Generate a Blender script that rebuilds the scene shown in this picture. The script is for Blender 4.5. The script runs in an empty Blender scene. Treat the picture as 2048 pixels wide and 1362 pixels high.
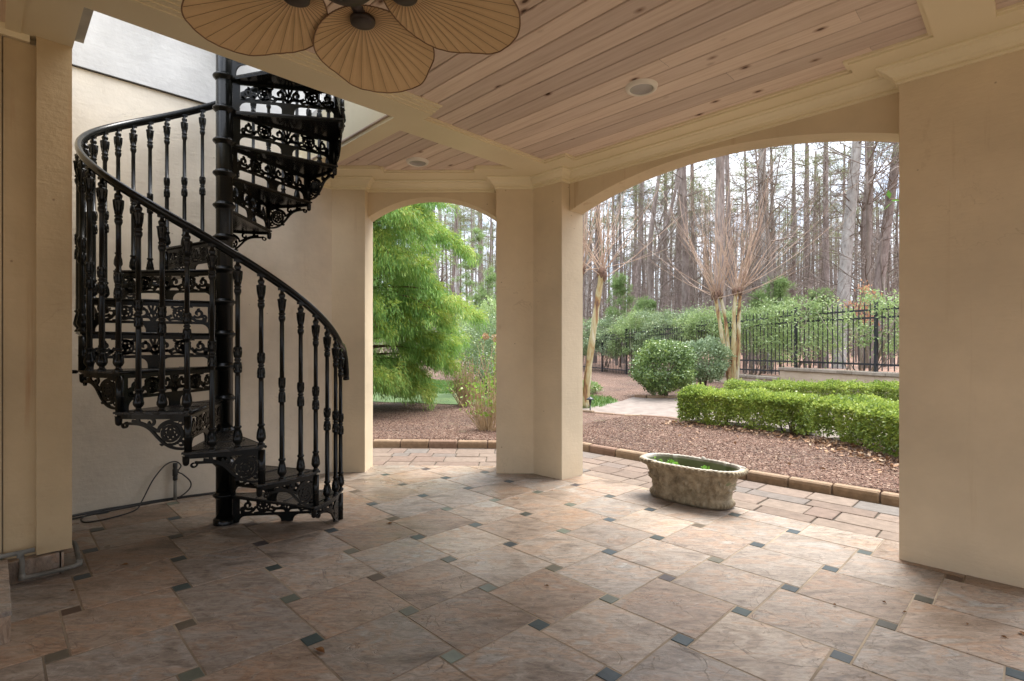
import bpy, math, random
import numpy as np
from math import sin, cos, pi, radians, sqrt, atan2
random.seed(7)
RNG = np.random.default_rng(11)
SC = bpy.context.scene
COL = SC.collection

# ------------------------------------------------------------------ camera, world, sun, exposure
H = 1.31
cam_d = bpy.data.cameras.new('camera')
cam = bpy.data.objects.new('camera', cam_d)
COL.objects.link(cam)
cam.location = (0, 0, H)
cam.rotation_euler = (pi / 2, 0, 0)
cam_d.sensor_width = 36.0
cam_d.lens = 36.0 * 1044.4 / 2048.0
cam_d.shift_y = 9.0 / 2048.0
cam_d.clip_start = 0.05
cam_d.clip_end = 2000.0
SC.camera = cam

SUN_EL, SUN_AZ = radians(60), radians(38)      # azimuth from +Y towards +X
world = bpy.data.worlds.new('World')
SC.world = world
world.use_nodes = True
wn, wl = world.node_tree.nodes, world.node_tree.links
wn.clear()
w_out = wn.new('ShaderNodeOutputWorld')
w_bg = wn.new('ShaderNodeBackground')
w_bg.inputs['Strength'].default_value = 0.14
w_sky = wn.new('ShaderNodeTexSky')
w_sky.sky_type = 'NISHITA'
w_sky.sun_disc = False
w_sky.sun_elevation = SUN_EL
w_sky.sun_rotation = SUN_AZ
w_sky.dust_density = 2.0
w_tc = wn.new('ShaderNodeTexCoord')
w_map = wn.new('ShaderNodeMapping')
w_map.inputs['Scale'].default_value = (1.0, 1.0, 2.2)
w_no = wn.new('ShaderNodeTexNoise')
w_no.inputs['Scale'].default_value = 5.0
w_no.inputs['Detail'].default_value = 7
w_no.inputs['Roughness'].default_value = 0.6
w_rp = wn.new('ShaderNodeValToRGB')
w_rp.color_ramp.elements[0].position = 0.38
w_rp.color_ramp.elements[0].color = (0.12, 0.12, 0.12, 1)
w_rp.color_ramp.elements[1].position = 0.60
w_rp.color_ramp.elements[1].color = (1, 1, 1, 1)
w_mx = wn.new('ShaderNodeMix')
w_mx.data_type = 'RGBA'
w_mx.inputs[7].default_value = (10.0, 10.3, 10.9, 1)      # cloud deck
wl.new(w_tc.outputs['Generated'], w_map.inputs['Vector'])
wl.new(w_map.outputs[0], w_no.inputs['Vector'])
wl.new(w_no.outputs['Fac'], w_rp.inputs['Fac'])
wl.new(w_rp.outputs['Color'], w_mx.inputs[0])
wl.new(w_sky.outputs['Color'], w_mx.inputs[6])
w_sep = wn.new('ShaderNodeSeparateXYZ')
wl.new(w_tc.outputs['Generated'], w_sep.inputs[0])
w_gr = wn.new('ShaderNodeValToRGB')
w_gr.color_ramp.elements[0].position = 0.05
w_gr.color_ramp.elements[0].color = (0.25, 0.25, 0.26, 1)
w_gr.color_ramp.elements[1].position = 0.75
w_gr.color_ramp.elements[1].color = (1, 1, 1, 1)
wl.new(w_sep.outputs['Z'], w_gr.inputs['Fac'])
w_ml = wn.new('ShaderNodeMix')
w_ml.data_type = 'RGBA'
w_ml.blend_type = 'MULTIPLY'
w_ml.inputs[0].default_value = 1.0
wl.new(w_mx.outputs[2], w_ml.inputs[6])
wl.new(w_gr.outputs['Color'], w_ml.inputs[7])
wl.new(w_ml.outputs[2], w_bg.inputs['Color'])
wl.new(w_bg.outputs[0], w_out.inputs['Surface'])

sun_d = bpy.data.lights.new('sun', 'SUN')
sun_d.energy = 2.1
sun_d.angle = radians(32)
sun_d.color = (1.0, 0.96, 0.9)
sun = bpy.data.objects.new('sun', sun_d)
COL.objects.link(sun)
sun.rotation_euler = (pi / 2 - SUN_EL, 0, pi - SUN_AZ)
sun.location = (10, 5, 20)

SC.view_settings.view_transform = 'Standard'
SC.view_settings.look = 'None'
SC.view_settings.exposure = 1.9
SC.view_settings.gamma = 1.0
SC.view_settings.use_curve_mapping = False
SC.cycles.max_bounces = 10
SC.cycles.diffuse_bounces = 6
SC.cycles.glossy_bounces = 4
SC.cycles.transmission_bounces = 4
SC.cycles.transparent_max_bounces = 8
SC.cycles.caustics_reflective = False
SC.cycles.caustics_refractive = False
SC.cycles.sample_clamp_indirect = 6.0

C7 = math.sqrt(0.5)


def W(e1, e2):
    """building grid (45 degrees to the view) to world xy"""
    return ((e1 - e2) * C7, (e1 + e2) * C7)


def zf(x, y):
    """the patio falls slightly towards the garden"""
    return -0.0066 * x - 0.0085 * y


# ------------------------------------------------------------------ mesh helpers
class MB:
    def __init__(s):
        s.v, s.f, s.m, s.sm = [], [], [], []
        s.n = 0

    def add(s, verts, faces, mat=0, smooth=False):
        o = s.n
        s.v.extend(verts)
        s.n += len(verts)
        for f in faces:
            s.f.append([i + o for i in f])
            s.m.append(mat)
            s.sm.append(smooth)

    def box(s, x0, x1, y0, y1, z0, z1, fn=None, mat=0, bev=0.0):
        if bev > 0:
            b = bev
            def ring(ix, iz):
                return [(x0 + ix, y0 + ix, iz), (x1 - ix, y0 + ix, iz), (x1 - ix, y1 - ix, iz), (x0 + ix, y1 - ix, iz)]
            v = ring(0, z0) + ring(0, z1 - b) + ring(b, z1)
            f = [[3, 2, 1, 0], [8, 9, 10, 11]]
            for r in (0, 4):
                for k in range(4):
                    f.append([r + k, r + (k + 1) % 4, r + 4 + (k + 1) % 4, r + 4 + k])
        else:
            v = [(x0, y0, z0), (x1, y0, z0), (x1, y1, z0), (x0, y1, z0), (x0, y0, z1), (x1, y0, z1), (x1, y1, z1), (x0, y1, z1)]
            f = [[3, 2, 1, 0], [4, 5, 6, 7], [0, 1, 5, 4], [1, 2, 6, 5], [2, 3, 7, 6], [3, 0, 4, 7]]
        if fn:
            v = [fn(*p) for p in v]
        s.add(v, f, mat)

    def ebox(s, a0, a1, b0, b1, z0, z1, mat=0, bev=0.0):
        s.box(a0, a1, b0, b1, z0, z1, lambda a, b, z: W(a, b) + (z,), mat, bev)

    def prism(s, poly, z0, z1, mat=0, fn=None):
        n = len(poly)
        z0s = z0 if isinstance(z0, (list, tuple)) else [z0] * n
        v = [(p[0], p[1], z0s[i]) for i, p in enumerate(poly)] + [(p[0], p[1], z1) for p in poly]
        if fn:
            v = [fn(*p) for p in v]
        f = [list(range(n))[::-1], list(range(n, 2 * n))]
        for k in range(n):
            f.append([k, (k + 1) % n, n + (k + 1) % n, n + k])
        s.add(v, f, mat)

    def tube(s, pts, rad, sides=8, mat=0, cap=True, smooth=True, flat=None):
        P = np.array(pts, float)
        n = len(P)
        R = np.full(n, rad) if np.isscalar(rad) else np.array(rad, float)
        T = np.gradient(P, axis=0)
        T /= np.linalg.norm(T, axis=1)[:, None] + 1e-12
        u = np.cross(T[0], (0, 0, 1.0))
        if np.linalg.norm(u) < 1e-3:
            u = np.cross(T[0], (1.0, 0, 0))
        u /= np.linalg.norm(u)
        v = []
        for i in range(n):
            u = u - T[i] * (u @ T[i])
            u /= np.linalg.norm(u) + 1e-12
            w = np.cross(T[i], u)
            for k in range(sides):
                a = 2 * pi * k / sides
                fu, fw = (1, 1) if flat is None else flat
                v.append(tuple(P[i] + R[i] * (cos(a) * u * fu + sin(a) * w * fw)))
        f = []
        for i in range(n - 1):
            for k in range(sides):
                k2 = (k + 1) % sides
                f.append([i * sides + k, i * sides + k2, (i + 1) * sides + k2, (i + 1) * sides + k])
        if cap:
            f.append(list(range(sides))[::-1])
            f.append([(n - 1) * sides + k for k in range(sides)])
        s.add(v, f, mat, smooth)

    def lathe(s, prof, sides=16, origin=(0, 0, 0), mat=0, smooth=True, cap=True):
        v, f = [], []
        ox, oy, oz = origin
        for r, z in prof:
            for k in range(sides):
                a = 2 * pi * k / sides
                v.append((ox + r * cos(a), oy + r * sin(a), oz + z))
        n = len(prof)
        for i in range(n - 1):
            for k in range(sides):
                k2 = (k + 1) % sides
                f.append([i * sides + k, i * sides + k2, (i + 1) * sides + k2, (i + 1) * sides + k])
        s.add(v, f, mat, smooth)
        if cap:
            s.add(v[:sides], [list(range(sides))[::-1]], mat)
            s.add(v[-sides:], [list(range(sides))], mat)

    def ribbon(s, pts, w, t, fn, mat=0):
        """a flat bar of width w and thickness t along a 2-D curve; fn maps (x, z, depth) to space"""
        P = np.array(pts, float)
        n = len(P)
        T = np.gradient(P, axis=0)
        T /= np.linalg.norm(T, axis=1)[:, None] + 1e-12
        N = np.c_[-T[:, 1], T[:, 0]]
        ww = np.full(n, w) if np.isscalar(w) else np.array(w)
        v, f = [], []
        for i in range(n):
            for sg, d in ((1, -t / 2), (1, t / 2), (-1, t / 2), (-1, -t / 2)):
                q = P[i] + N[i] * sg * ww[i] / 2
                v.append(fn(q[0], q[1], d))
        for i in range(n - 1):
            for k in range(4):
                k2 = (k + 1) % 4
                f.append([i * 4 + k, i * 4 + k2, (i + 1) * 4 + k2, (i + 1) * 4 + k])
        f += [[3, 2, 1, 0], [4 * n - 4, 4 * n - 3, 4 * n - 2, 4 * n - 1]]
        s.add(v, f, mat)

    def grid(s, nu, nv, fn, mat=0, smooth=True, wrap_u=False):
        v = [tuple(fn(i, j)) for j in range(nv) for i in range(nu)]
        f = []
        for j in range(nv - 1):
            for i in range(nu if wrap_u else nu - 1):
                i2 = (i + 1) % nu
                f.append([j * nu + i, j * nu + i2, (j + 1) * nu + i2, (j + 1) * nu + i])
        s.add(v, f, mat, smooth)

    def mesh(s, name, mats):
        me = bpy.data.meshes.new(name)
        me.from_pydata([tuple(map(float, p)) for p in s.v], [], s.f)
        for m in (mats if isinstance(mats, (list, tuple)) else [mats]):
            me.materials.append(m)
        me.polygons.foreach_set('material_index', s.m)
        me.polygons.foreach_set('use_smooth', s.sm)
        me.update()
        return me

    def build(s, name, mats, parent=None, loc=None):
        return link(name, s.mesh(name, mats), parent, loc)


def link(name, me, parent=None, loc=None):
    o = bpy.data.objects.new(name, me)
    COL.objects.link(o)
    if parent is not None:
        o.parent = parent
    if loc is not None:
        o.location = loc
    return o


def tag(o, label=None, cat=None, group=None, kind=None):
    if label: o['label'] = label
    if cat: o['category'] = cat
    if group: o['group'] = group
    if kind: o['kind'] = kind
    return o


def thing(name, label, cat, loc=(0, 0, 0), group=None, rz=0.0):
    o = bpy.data.objects.new(name, None)
    COL.objects.link(o)
    o.location = loc
    o.rotation_euler = (0, 0, rz)
    o.empty_display_size = 0.2
    return tag(o, label, cat, group)


def copy_thing(root, loc, rz=0.0, scale=None, label=None):
    r = root.copy()
    COL.objects.link(r)
    r.location = loc
    r.rotation_euler = (0, 0, rz)
    if scale: r.scale = scale
    if label: r['label'] = label
    for ch in list(root.children):
        c = ch.copy()
        COL.objects.link(c)
        c.parent = r
        for g in list(ch.children):
            d = g.copy()
            COL.objects.link(d)
            d.parent = c
    return r


def np_mesh(name, V, nper, mats, matidx=None, smooth=False):
    """a mesh of loose polygons with nper corners each; V is (faces*nper, 3)"""
    me = bpy.data.meshes.new(name)
    V = np.asarray(V, np.float32)
    nv = len(V)
    nf = nv // nper
    me.vertices.add(nv)
    me.vertices.foreach_set('co', V.ravel())
    me.loops.add(nv)
    me.loops.foreach_set('vertex_index', np.arange(nv, dtype=np.int32))
    me.polygons.add(nf)
    me.polygons.foreach_set('loop_start', np.arange(0, nv, nper, dtype=np.int32))
    for m in (mats if isinstance(mats, (list, tuple)) else [mats]):
        me.materials.append(m)
    if matidx is not None:
        me.polygons.foreach_set('material_index', np.asarray(matidx, np.int32))
    me.update(calc_edges=True)
    return me


def rand_unit(n):
    a = RNG.normal(size=(n, 3))
    return a / (np.linalg.norm(a, axis=1)[:, None] + 1e-9)


def leaves(P, L, Wd, D=None, spread=1.0, up=None):
    """diamond leaves at points P; D preferred direction (n,3) or None"""
    n = len(P)
    d = rand_unit(n) * spread
    if D is not None:
        d = d + D
    if up is not None:
        d[:, 2] += up
    d /= np.linalg.norm(d, axis=1)[:, None] + 1e-9
    s = np.cross(d, rand_unit(n))
    s /= np.linalg.norm(s, axis=1)[:, None] + 1e-9
    sc = RNG.uniform(0.65, 1.25, n)[:, None]
    L, Wd = L * sc, Wd * sc
    q = np.stack([P, P + d * L * 0.5 + s * Wd * 0.5, P + d * L, P + d * L * 0.5 - s * Wd * 0.5], 1)
    return q.reshape(-1, 3)


# ------------------------------------------------------------------ materials
def new_mat(name):
    m = bpy.data.materials.new(name)
    m.use_nodes = True
    nt = m.node_tree
    return m, nt.nodes, nt.links, nt.nodes['Principled BSDF']


def ramp(nodes, stops):
    r = nodes.new('ShaderNodeValToRGB')
    el = r.color_ramp.elements
    while len(el) < len(stops):
        el.new(0.5)
    for e, (p, c) in zip(el, stops):
        e.position = p
        e.color = tuple(c) + (1,) if len(c) == 3 else c
    return r


def coords(nodes, links, scale=(1, 1, 1), rot=(0, 0, 0), kind='Object'):
    tc = nodes.new('ShaderNodeTexCoord')
    mp = nodes.new('ShaderNodeMapping')
    mp.inputs['Scale'].default_value = scale
    mp.inputs['Rotation'].default_value = rot
    links.new(tc.outputs[kind], mp.inputs['Vector'])
    return mp.outputs[0]


def noise(nodes, links, vec, scale, detail=4, rough=0.55, dist=0.0):
    n = nodes.new('ShaderNodeTexNoise')
    n.inputs['Scale'].default_value = scale
    n.inputs['Detail'].default_value = detail
    n.inputs['Roughness'].default_value = rough
    n.inputs['Distortion'].default_value = dist
    if vec is not None:
        links.new(vec, n.inputs['Vector'])
    return n.outputs['Fac']


def mixc(nodes, links, fac, a, b, mode='MIX'):
    m = nodes.new('ShaderNodeMix')
    m.data_type = 'RGBA'
    m.blend_type = mode
    for sock, val in ((0, fac), (6, a), (7, b)):
        if hasattr(val, 'is_linked') or hasattr(val, 'node'):
            links.new(val, m.inputs[sock])
        elif sock == 0:
            m.inputs[0].default_value = val
        else:
            m.inputs[sock].default_value = tuple(val) + (1,)
    return m.outputs[2]


def bump(nodes, links, bsdf, height, strength=0.3, dist=0.01):
    b = nodes.new('ShaderNodeBump')
    b.inputs['Strength'].default_value = strength
    b.inputs['Distance'].default_value = dist
    links.new(height, b.inputs['Height'])
    links.new(b.outputs[0], bsdf.inputs['Normal'])
    return b


def island(nodes):
    return nodes.new('ShaderNodeNewGeometry').outputs['Random Per Island']


def simple(name, c1, c2, scale=6.0, rough=0.6, bmp=0.15, bscale=None, metallic=0.0, detail=5, vscale=(1, 1, 1), spec=0.5, bdist=0.006):
    m, n, l, b = new_mat(name)
    vec = coords(n, l, vscale)
    f = noise(n, l, vec, scale, detail)
    r = ramp(n, [(0.3, c1), (0.7, c2)])
    l.new(f, r.inputs[0])
    l.new(r.outputs[0], b.inputs['Base Color'])
    b.inputs['Roughness'].default_value = rough
    b.inputs['Metallic'].default_value = metallic
    b.inputs['Specular IOR Level'].default_value = spec
    if bmp:
        bump(n, l, b, noise(n, l, vec, bscale or scale * 4, 6), bmp, bdist)
    return m


def leaf_mat(name, stops, trans=0.35, rough=0.45, noise_scale=1.2, nmix=0.35, spec=0.4):
    """stops: colours picked per leaf, shifted by a soft clump noise"""
    m, n, l, b = new_mat(name)
    isl = island(n)
    f = noise(n, l, coords(n, l), noise_scale, 3)
    mx = n.new('ShaderNodeMix')
    mx.data_type = 'FLOAT'
    mx.inputs[0].default_value = nmix
    l.new(isl, mx.inputs[2])
    mr = n.new('ShaderNodeMapRange')
    mr.inputs[1].default_value = 0.3
    mr.inputs[2].default_value = 0.7
    l.new(f, mr.inputs[0])
    l.new(mr.outputs[0], mx.inputs[3])
    r = ramp(n, stops)
    l.new(mx.outputs[0], r.inputs[0])
    l.new(r.outputs[0], b.inputs['Base Color'])
    b.inputs['Roughness'].default_value = rough
    b.inputs['Specular IOR Level'].default_value = spec
    if trans:
        t = n.new('ShaderNodeBsdfTranslucent')
        l.new(r.outputs[0], t.inputs['Color'])
        ms = n.new('ShaderNodeMixShader')
        ms.inputs[0].default_value = trans
        l.new(b.outputs[0], ms.inputs[1])
        l.new(t.outputs[0], ms.inputs[2])
        l.new(ms.outputs[0], n['Material Output'].inputs['Surface'])
    return m


def wall_mat(name, base, stain, streak=0.5, mott=0.085):
    """brushed painted stucco with soft mottling and thin run-down stains"""
    m, n, l, b = new_mat(name)
    v = coords(n, l)
    f1 = noise(n, l, v, 1.3, 5, 0.6)
    f2 = noise(n, l, coords(n, l, (7, 7, 55)), 1.0, 4)
    c_lo = tuple(x * (1 - mott * 1.6) for x in base)
    c_hi = tuple(min(1, x * (1 + mott)) for x in base)
    r = ramp(n, [(0.3, c_lo), (0.7, c_hi)])
    l.new(f1, r.inputs[0])
    vs = noise(n, l, coords(n, l, (9, 9, 0.35)), 1.0, 5, 0.65)
    patch = noise(n, l, v, 0.8, 3)
    rs = ramp(n, [(0.585, (0, 0, 0)), (0.72, (1, 1, 1))])
    l.new(vs, rs.inputs[0])
    rp = ramp(n, [(0.47, (0, 0, 0)), (0.66, (streak, streak, streak))])
    l.new(patch, rp.inputs[0])
    fac = n.new('ShaderNodeMath')
    fac.operation = 'MULTIPLY'
    l.new(rs.outputs[0], fac.inputs[0])
    l.new(rp.outputs[0], fac.inputs[1])
    c = mixc(n, l, fac.outputs[0], r.outputs[0], stain)
    # little pock marks
    vo = n.new('ShaderNodeTexVoronoi')
    vo.inputs['Scale'].default_value = 5.5
    l.new(v, vo.inputs['Vector'])
    rv = ramp(n, [(0.02, (1, 1, 1)), (0.045, (0, 0, 0))])
    l.new(vo.outputs['Distance'], rv.inputs[0])
    fm = n.new('ShaderNodeMath')
    fm.operation = 'MULTIPLY'
    fm.inputs[1].default_value = 0.55
    l.new(rv.outputs[0], fm.inputs[0])
    c = mixc(n, l, fm.outputs[0], c, tuple(x * 0.3 for x in stain))
    cf = noise(n, l, v, 1.4, 5, 0.6, 1.2)
    cr = ramp(n, [(0.4965, (0, 0, 0)), (0.5, (1, 1, 1)), (0.5035, (0, 0, 0))])
    l.new(cf, cr.inputs[0])
    cp = ramp(n, [(0.55, (0, 0, 0)), (0.62, (0.26, 0.26, 0.26))])
    l.new(noise(n, l, v, 0.7, 2), cp.inputs[0])
    cmul = n.new('ShaderNodeMath'); cmul.operation = 'MULTIPLY'
    l.new(cr.outputs[0], cmul.inputs[0]); l.new(cp.outputs[0], cmul.inputs[1])
    c = mixc(n, l, cmul.outputs[0], c, tuple(x * 0.5 for x in stain))
    sf = ramp(n, [(0.63, (0, 0, 0)), (0.70, (0.18, 0.18, 0.18))])
    l.new(noise(n, l, coords(n, l, (3, 3, 1.2)), 1.6, 8, 0.75), sf.inputs[0])
    c = mixc(n, l, sf.outputs[0], c, tuple(x * 0.75 for x in stain))
    l.new(c, b.inputs['Base Color'])
    b.inputs['Roughness'].default_value = 0.75
    b.inputs['Specular IOR Level'].default_value = 0.25
    hs = n.new('ShaderNodeMath')
    hs.operation = 'MULTIPLY_ADD'
    hs.inputs[1].default_value = 0.6
    l.new(f2, hs.inputs[0])
    l.new(noise(n, l, v, 28, 4), hs.inputs[2])
    bump(n, l, b, hs.outputs[0], 0.38, 0.007)
    return m


CREAM = (0.655, 0.55, 0.39)
M_WALL = wall_mat('stucco', CREAM, (0.38, 0.235, 0.10), 0.8)
M_STAIRWALL = wall_mat('stair wall stucco', (0.645, 0.575, 0.465), (0.36, 0.28, 0.16), 0.95, 0.14)
M_UPWALL = wall_mat('weathered white stucco', (0.47, 0.46, 0.435), (0.36, 0.31, 0.25), 1.0, 0.22)
M_TRIM = simple('cream trim paint', (0.73, 0.65, 0.455), (0.79, 0.71, 0.51), 2.0, 0.45, 0.06, 40)
M_BOARD = wall_mat('old painted board', (0.52, 0.40, 0.24), (0.34, 0.15, 0.05), 0.8, 0.12)
M_GROOVE = simple('shadow joint', (0.03, 0.025, 0.02), (0.05, 0.04, 0.03), 5, 0.9, 0)


def wood_mat():
    m, n, l, b = new_mat('pickled pine planks')
    isl = island(n)
    cv = n.new('ShaderNodeCombineXYZ')
    ms = n.new('ShaderNodeMath'); ms.operation = 'MULTIPLY'; ms.inputs[1].default_value = 37.0
    l.new(isl, ms.inputs[0])
    l.new(ms.outputs[0], cv.inputs[0]); l.new(ms.outputs[0], cv.inputs[1])
    rot = coords(n, l, (1, 1, 1), (0, 0, radians(45)))       # x across boards... y along
    ad = n.new('ShaderNodeVectorMath'); ad.operation = 'ADD'
    l.new(rot, ad.inputs[0]); l.new(cv.outputs[0], ad.inputs[1])
    def sc(x, y):
        mp = n.new('ShaderNodeMapping'); mp.inputs['Scale'].default_value = (x, y, 1)
        l.new(ad.outputs[0], mp.inputs['Vector'])
        return mp.outputs[0]
    grain = noise(n, l, sc(WX * 1.0, WY * 1.0), 1.0, 8, 0.65, 0.4)
    r = ramp(n, [(0.25, (0.58, 0.465, 0.385)), (0.5, (0.70, 0.59, 0.51)), (0.75, (0.78, 0.68, 0.605))])
    l.new(grain, r.inputs[0])
    tint = ramp(n, [(0, (0.82, 0.80, 0.80)), (1, (1.10, 1.08, 1.05))])
    l.new(isl, tint.inputs[0])
    c = mixc(n, l, 1.0, r.outputs[0], tint.outputs[0], 'MULTIPLY')
    vo = n.new('ShaderNodeTexVoronoi')
    vo.inputs['Scale'].default_value = 1.0
    vo.inputs['Randomness'].default_value = 0.95
    l.new(sc(KX, KY), vo.inputs['Vector'])
    kn = ramp(n, [(0.0, (0.07, 0.045, 0.03)), (0.06, (0.14, 0.085, 0.06)), (0.10, (0.58, 0.50, 0.45)), (0.20, (1, 1, 1))])
    l.new(vo.outputs['Distance'], kn.inputs[0])
    cs = n.new('ShaderNodeSeparateColor')
    l.new(vo.outputs['Color'], cs.inputs[0])
    gt = n.new('ShaderNodeMath'); gt.operation = 'GREATER_THAN'; gt.inputs[1].default_value = 0.62
    l.new(cs.outputs[0], gt.inputs[0])
    c = mixc(n, l, gt.outputs[0], c, mixc(n, l, 1.0, c, kn.outputs[0], 'MULTIPLY'))
    l.new(c, b.inputs['Base Color'])
    b.inputs['Roughness'].default_value = 0.55
    b.inputs['Specular IOR Level'].default_value = 0.3
    bump(n, l, b, grain, 0.15, 0.004)
    return m


# object coords rotated by +45 deg: x runs along the boards, y across them
WX, WY = 2.0, 34.0
KX, KY = 4.2, 7.6
M_PLANK = wood_mat()


def tile_mat():
    m, n, l, b = new_mat('cleft slate tile')
    isl = island(n)
    v = coords(n, l)
    ms = n.new('ShaderNodeMath'); ms.operation = 'MULTIPLY'; ms.inputs[1].default_value = 91.0
    l.new(isl, ms.inputs[0])
    cv = n.new('ShaderNodeCombineXYZ')
    l.new(ms.outputs[0], cv.inputs[2])
    ad = n.new('ShaderNodeVectorMath'); ad.operation = 'ADD'
    l.new(v, ad.inputs[0]); l.new(cv.outputs[0], ad.inputs[1])
    mp = n.new('ShaderNodeMapping'); mp.inputs['Rotation'].default_value = (0, 0, radians(45)); mp.inputs['Scale'].default_value = (1.0, 2.6, 1)
    l.new(ad.outputs[0], mp.inputs['Vector'])
    big = noise(n, l, mp.outputs[0], 2.3, 6, 0.62, 0.8)
    fine = noise(n, l, mp.outputs[0], 13, 9, 0.76, 1.2)
    r = ramp(n, [(0.28, (0.12, 0.10, 0.082)), (0.40, (0.225, 0.182, 0.145)), (0.49, (0.27, 0.236, 0.20)), (0.57, (0.275, 0.20, 0.145)), (0.63, (0.265, 0.24, 0.208)), (0.74, (0.34, 0.33, 0.305))])
    l.new(big, r.inputs[0])
    t = ramp(n, [(0, (0.74, 0.65, 0.58)), (0.25, (1.06, 0.94, 0.84)), (0.5, (0.86, 0.84, 0.82)), (0.75, (1.02, 1.03, 1.04)), (1, (1.22, 1.16, 1.08))])
    l.new(isl, t.inputs[0])
    c = mixc(n, l, 1.0, r.outputs[0], t.outputs[0], 'MULTIPLY')
    fr = ramp(n, [(0.32, (0.52, 0.49, 0.47)), (0.5, (1, 1, 1)), (0.66, (1.38, 1.38, 1.38))])
    l.new(fine, fr.inputs[0])
    c = mixc(n, l, 1.0, c, fr.outputs[0], 'MULTIPLY')
    # hair cracks along the cleft
    cr = n.new('ShaderNodeTexNoise')
    cr.inputs['Scale'].default_value = 3.0; cr.inputs['Detail'].default_value = 5; cr.inputs['Distortion'].default_value = 1.6
    l.new(ad.outputs[0], cr.inputs['Vector'])
    crr = ramp(n, [(0.493, (0, 0, 0)), (0.5, (1, 1, 1)), (0.507, (0, 0, 0))])
    l.new(cr.outputs['Fac'], crr.inputs[0])
    cm = n.new('ShaderNodeMath'); cm.operation = 'MULTIPLY'
    cpz = ramp(n, [(0.46, (0, 0, 0)), (0.56, (0.85, 0.85, 0.85))])
    l.new(noise(n, l, ad.outputs[0], 2.0, 2), cpz.inputs[0])
    l.new(crr.outputs[0], cm.inputs[0]); l.new(cpz.outputs[0], cm.inputs[1])
    c = mixc(n, l, cm.outputs[0], c, (0.13, 0.10, 0.08))
    # rusty organic stains
    st = ramp(n, [(0.62, (0, 0, 0)), (0.74, (0.55, 0.55, 0.55))])
    l.new(noise(n, l, v, 1.7, 6, 0.7), st.inputs[0])
    c = mixc(n, l, st.outputs[0], c, (0.20, 0.12, 0.06))
    l.new(c, b.inputs['Base Color'])
    rr = ramp(n, [(0.36, (0.22, 0.22, 0.22)), (0.56, (0.52, 0.52, 0.52))])
    l.new(noise(n, l, v, 0.9, 3), rr.inputs[0])
    l.new(rr.outputs[0], b.inputs['Roughness'])
    b.inputs['Specular IOR Level'].default_value = 0.3
    hs = n.new('ShaderNodeMath'); hs.operation = 'MULTIPLY_ADD'; hs.inputs[1].default_value = -0.8
    l.new(crr.outputs[0], hs.inputs[0]); l.new(fine, hs.inputs[2])
    bump(n, l, b, hs.outputs[0], 0.36, 0.007)
    return m


M_TILE = tile_mat()


def island_mat(name, stops, rough=0.6, nscale=12, bmp=0.25, amp=(0.75, 1.15)):
    m, n, l, b = new_mat(name)
    b.inputs['Specular IOR Level'].default_value = 0.25
    r = ramp(n, stops)
    l.new(island(n), r.inputs[0])
    v = coords(n, l)
    f = noise(n, l, v, nscale, 6, 0.65)
    t = ramp(n, [(0.3, (amp[0],) * 3), (0.7, (amp[1],) * 3)])
    l.new(f, t.inputs[0])
    l.new(mixc(n, l, 1.0, r.outputs[0], t.outputs[0], 'MULTIPLY'), b.inputs['Base Color'])
    b.inputs['Roughness'].default_value = rough
    bump(n, l, b, f, bmp, 0.01)
    return m


M_INSET = island_mat('dark slate inset', [(0, (0.028, 0.036, 0.04)), (0.3, (0.045, 0.062, 0.07)), (0.5, (0.04, 0.06, 0.058)), (0.66, (0.06, 0.055, 0.042)), (0.8, (0.15, 0.17, 0.13)), (0.92, (0.09, 0.055, 0.036)), (1, (0.05, 0.045, 0.05))], 0.4)
M_GROUT = simple('sandy grout', (0.12, 0.09, 0.06), (0.36, 0.29, 0.205), 2, 0.9, 0.2, 60)
M_PAVER = island_mat('concrete paver', [(0, (0.14, 0.10, 0.075)), (0.35, (0.19, 0.145, 0.11)), (0.65, (0.16, 0.112, 0.085)), (1, (0.13, 0.115, 0.10))], 0.8, 14, 0.5)
M_JOINT = simple('joint sand', (0.035, 0.03, 0.022), (0.09, 0.075, 0.05), 9, 0.95, 0.3, 80)
M_KERB = island_mat('edging block', [(0, (0.215, 0.14, 0.085)), (0.5, (0.25, 0.175, 0.11)), (1, (0.19, 0.115, 0.08))], 0.85, 16, 0.6)
M_IRON = simple('black gloss iron', (0.003, 0.0034, 0.003), (0.0065, 0.007, 0.006), 9, 0.22, 0.12, 60, spec=0.24, bdist=0.003)
M_TREAD = simple('cast tread plate', (0.006, 0.006, 0.005), (0.024, 0.022, 0.019), 14, 0.26, 0.9, 26, spec=0.4, bdist=0.02)
M_BLACK = simple('black rubber', (0.012, 0.012, 0.012), (0.025, 0.023, 0.02), 10, 0.6, 0.1)
M_PVC = simple('weathered grey pipe', (0.10, 0.10, 0.085), (0.24, 0.23, 0.20), 6, 0.7, 0.2)
M_BRONZE = simple('oil rubbed bronze', (0.035, 0.025, 0.02), (0.06, 0.042, 0.032), 12, 0.45, 0.05, metallic=0.4)


# ------------------------------------------------------------------ SETTING: floor, pavers, kerb
Lq, qq = 0.4562, 0.0845
PHI = math.atan2(sin(2.1699), cos(2.1699)) + math.atan2(qq, Lq)
U = (cos(PHI), sin(PHI))
Vv = (-sin(PHI), cos(PHI))
O = (1.96 * H, 2.3148 * H)


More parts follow.
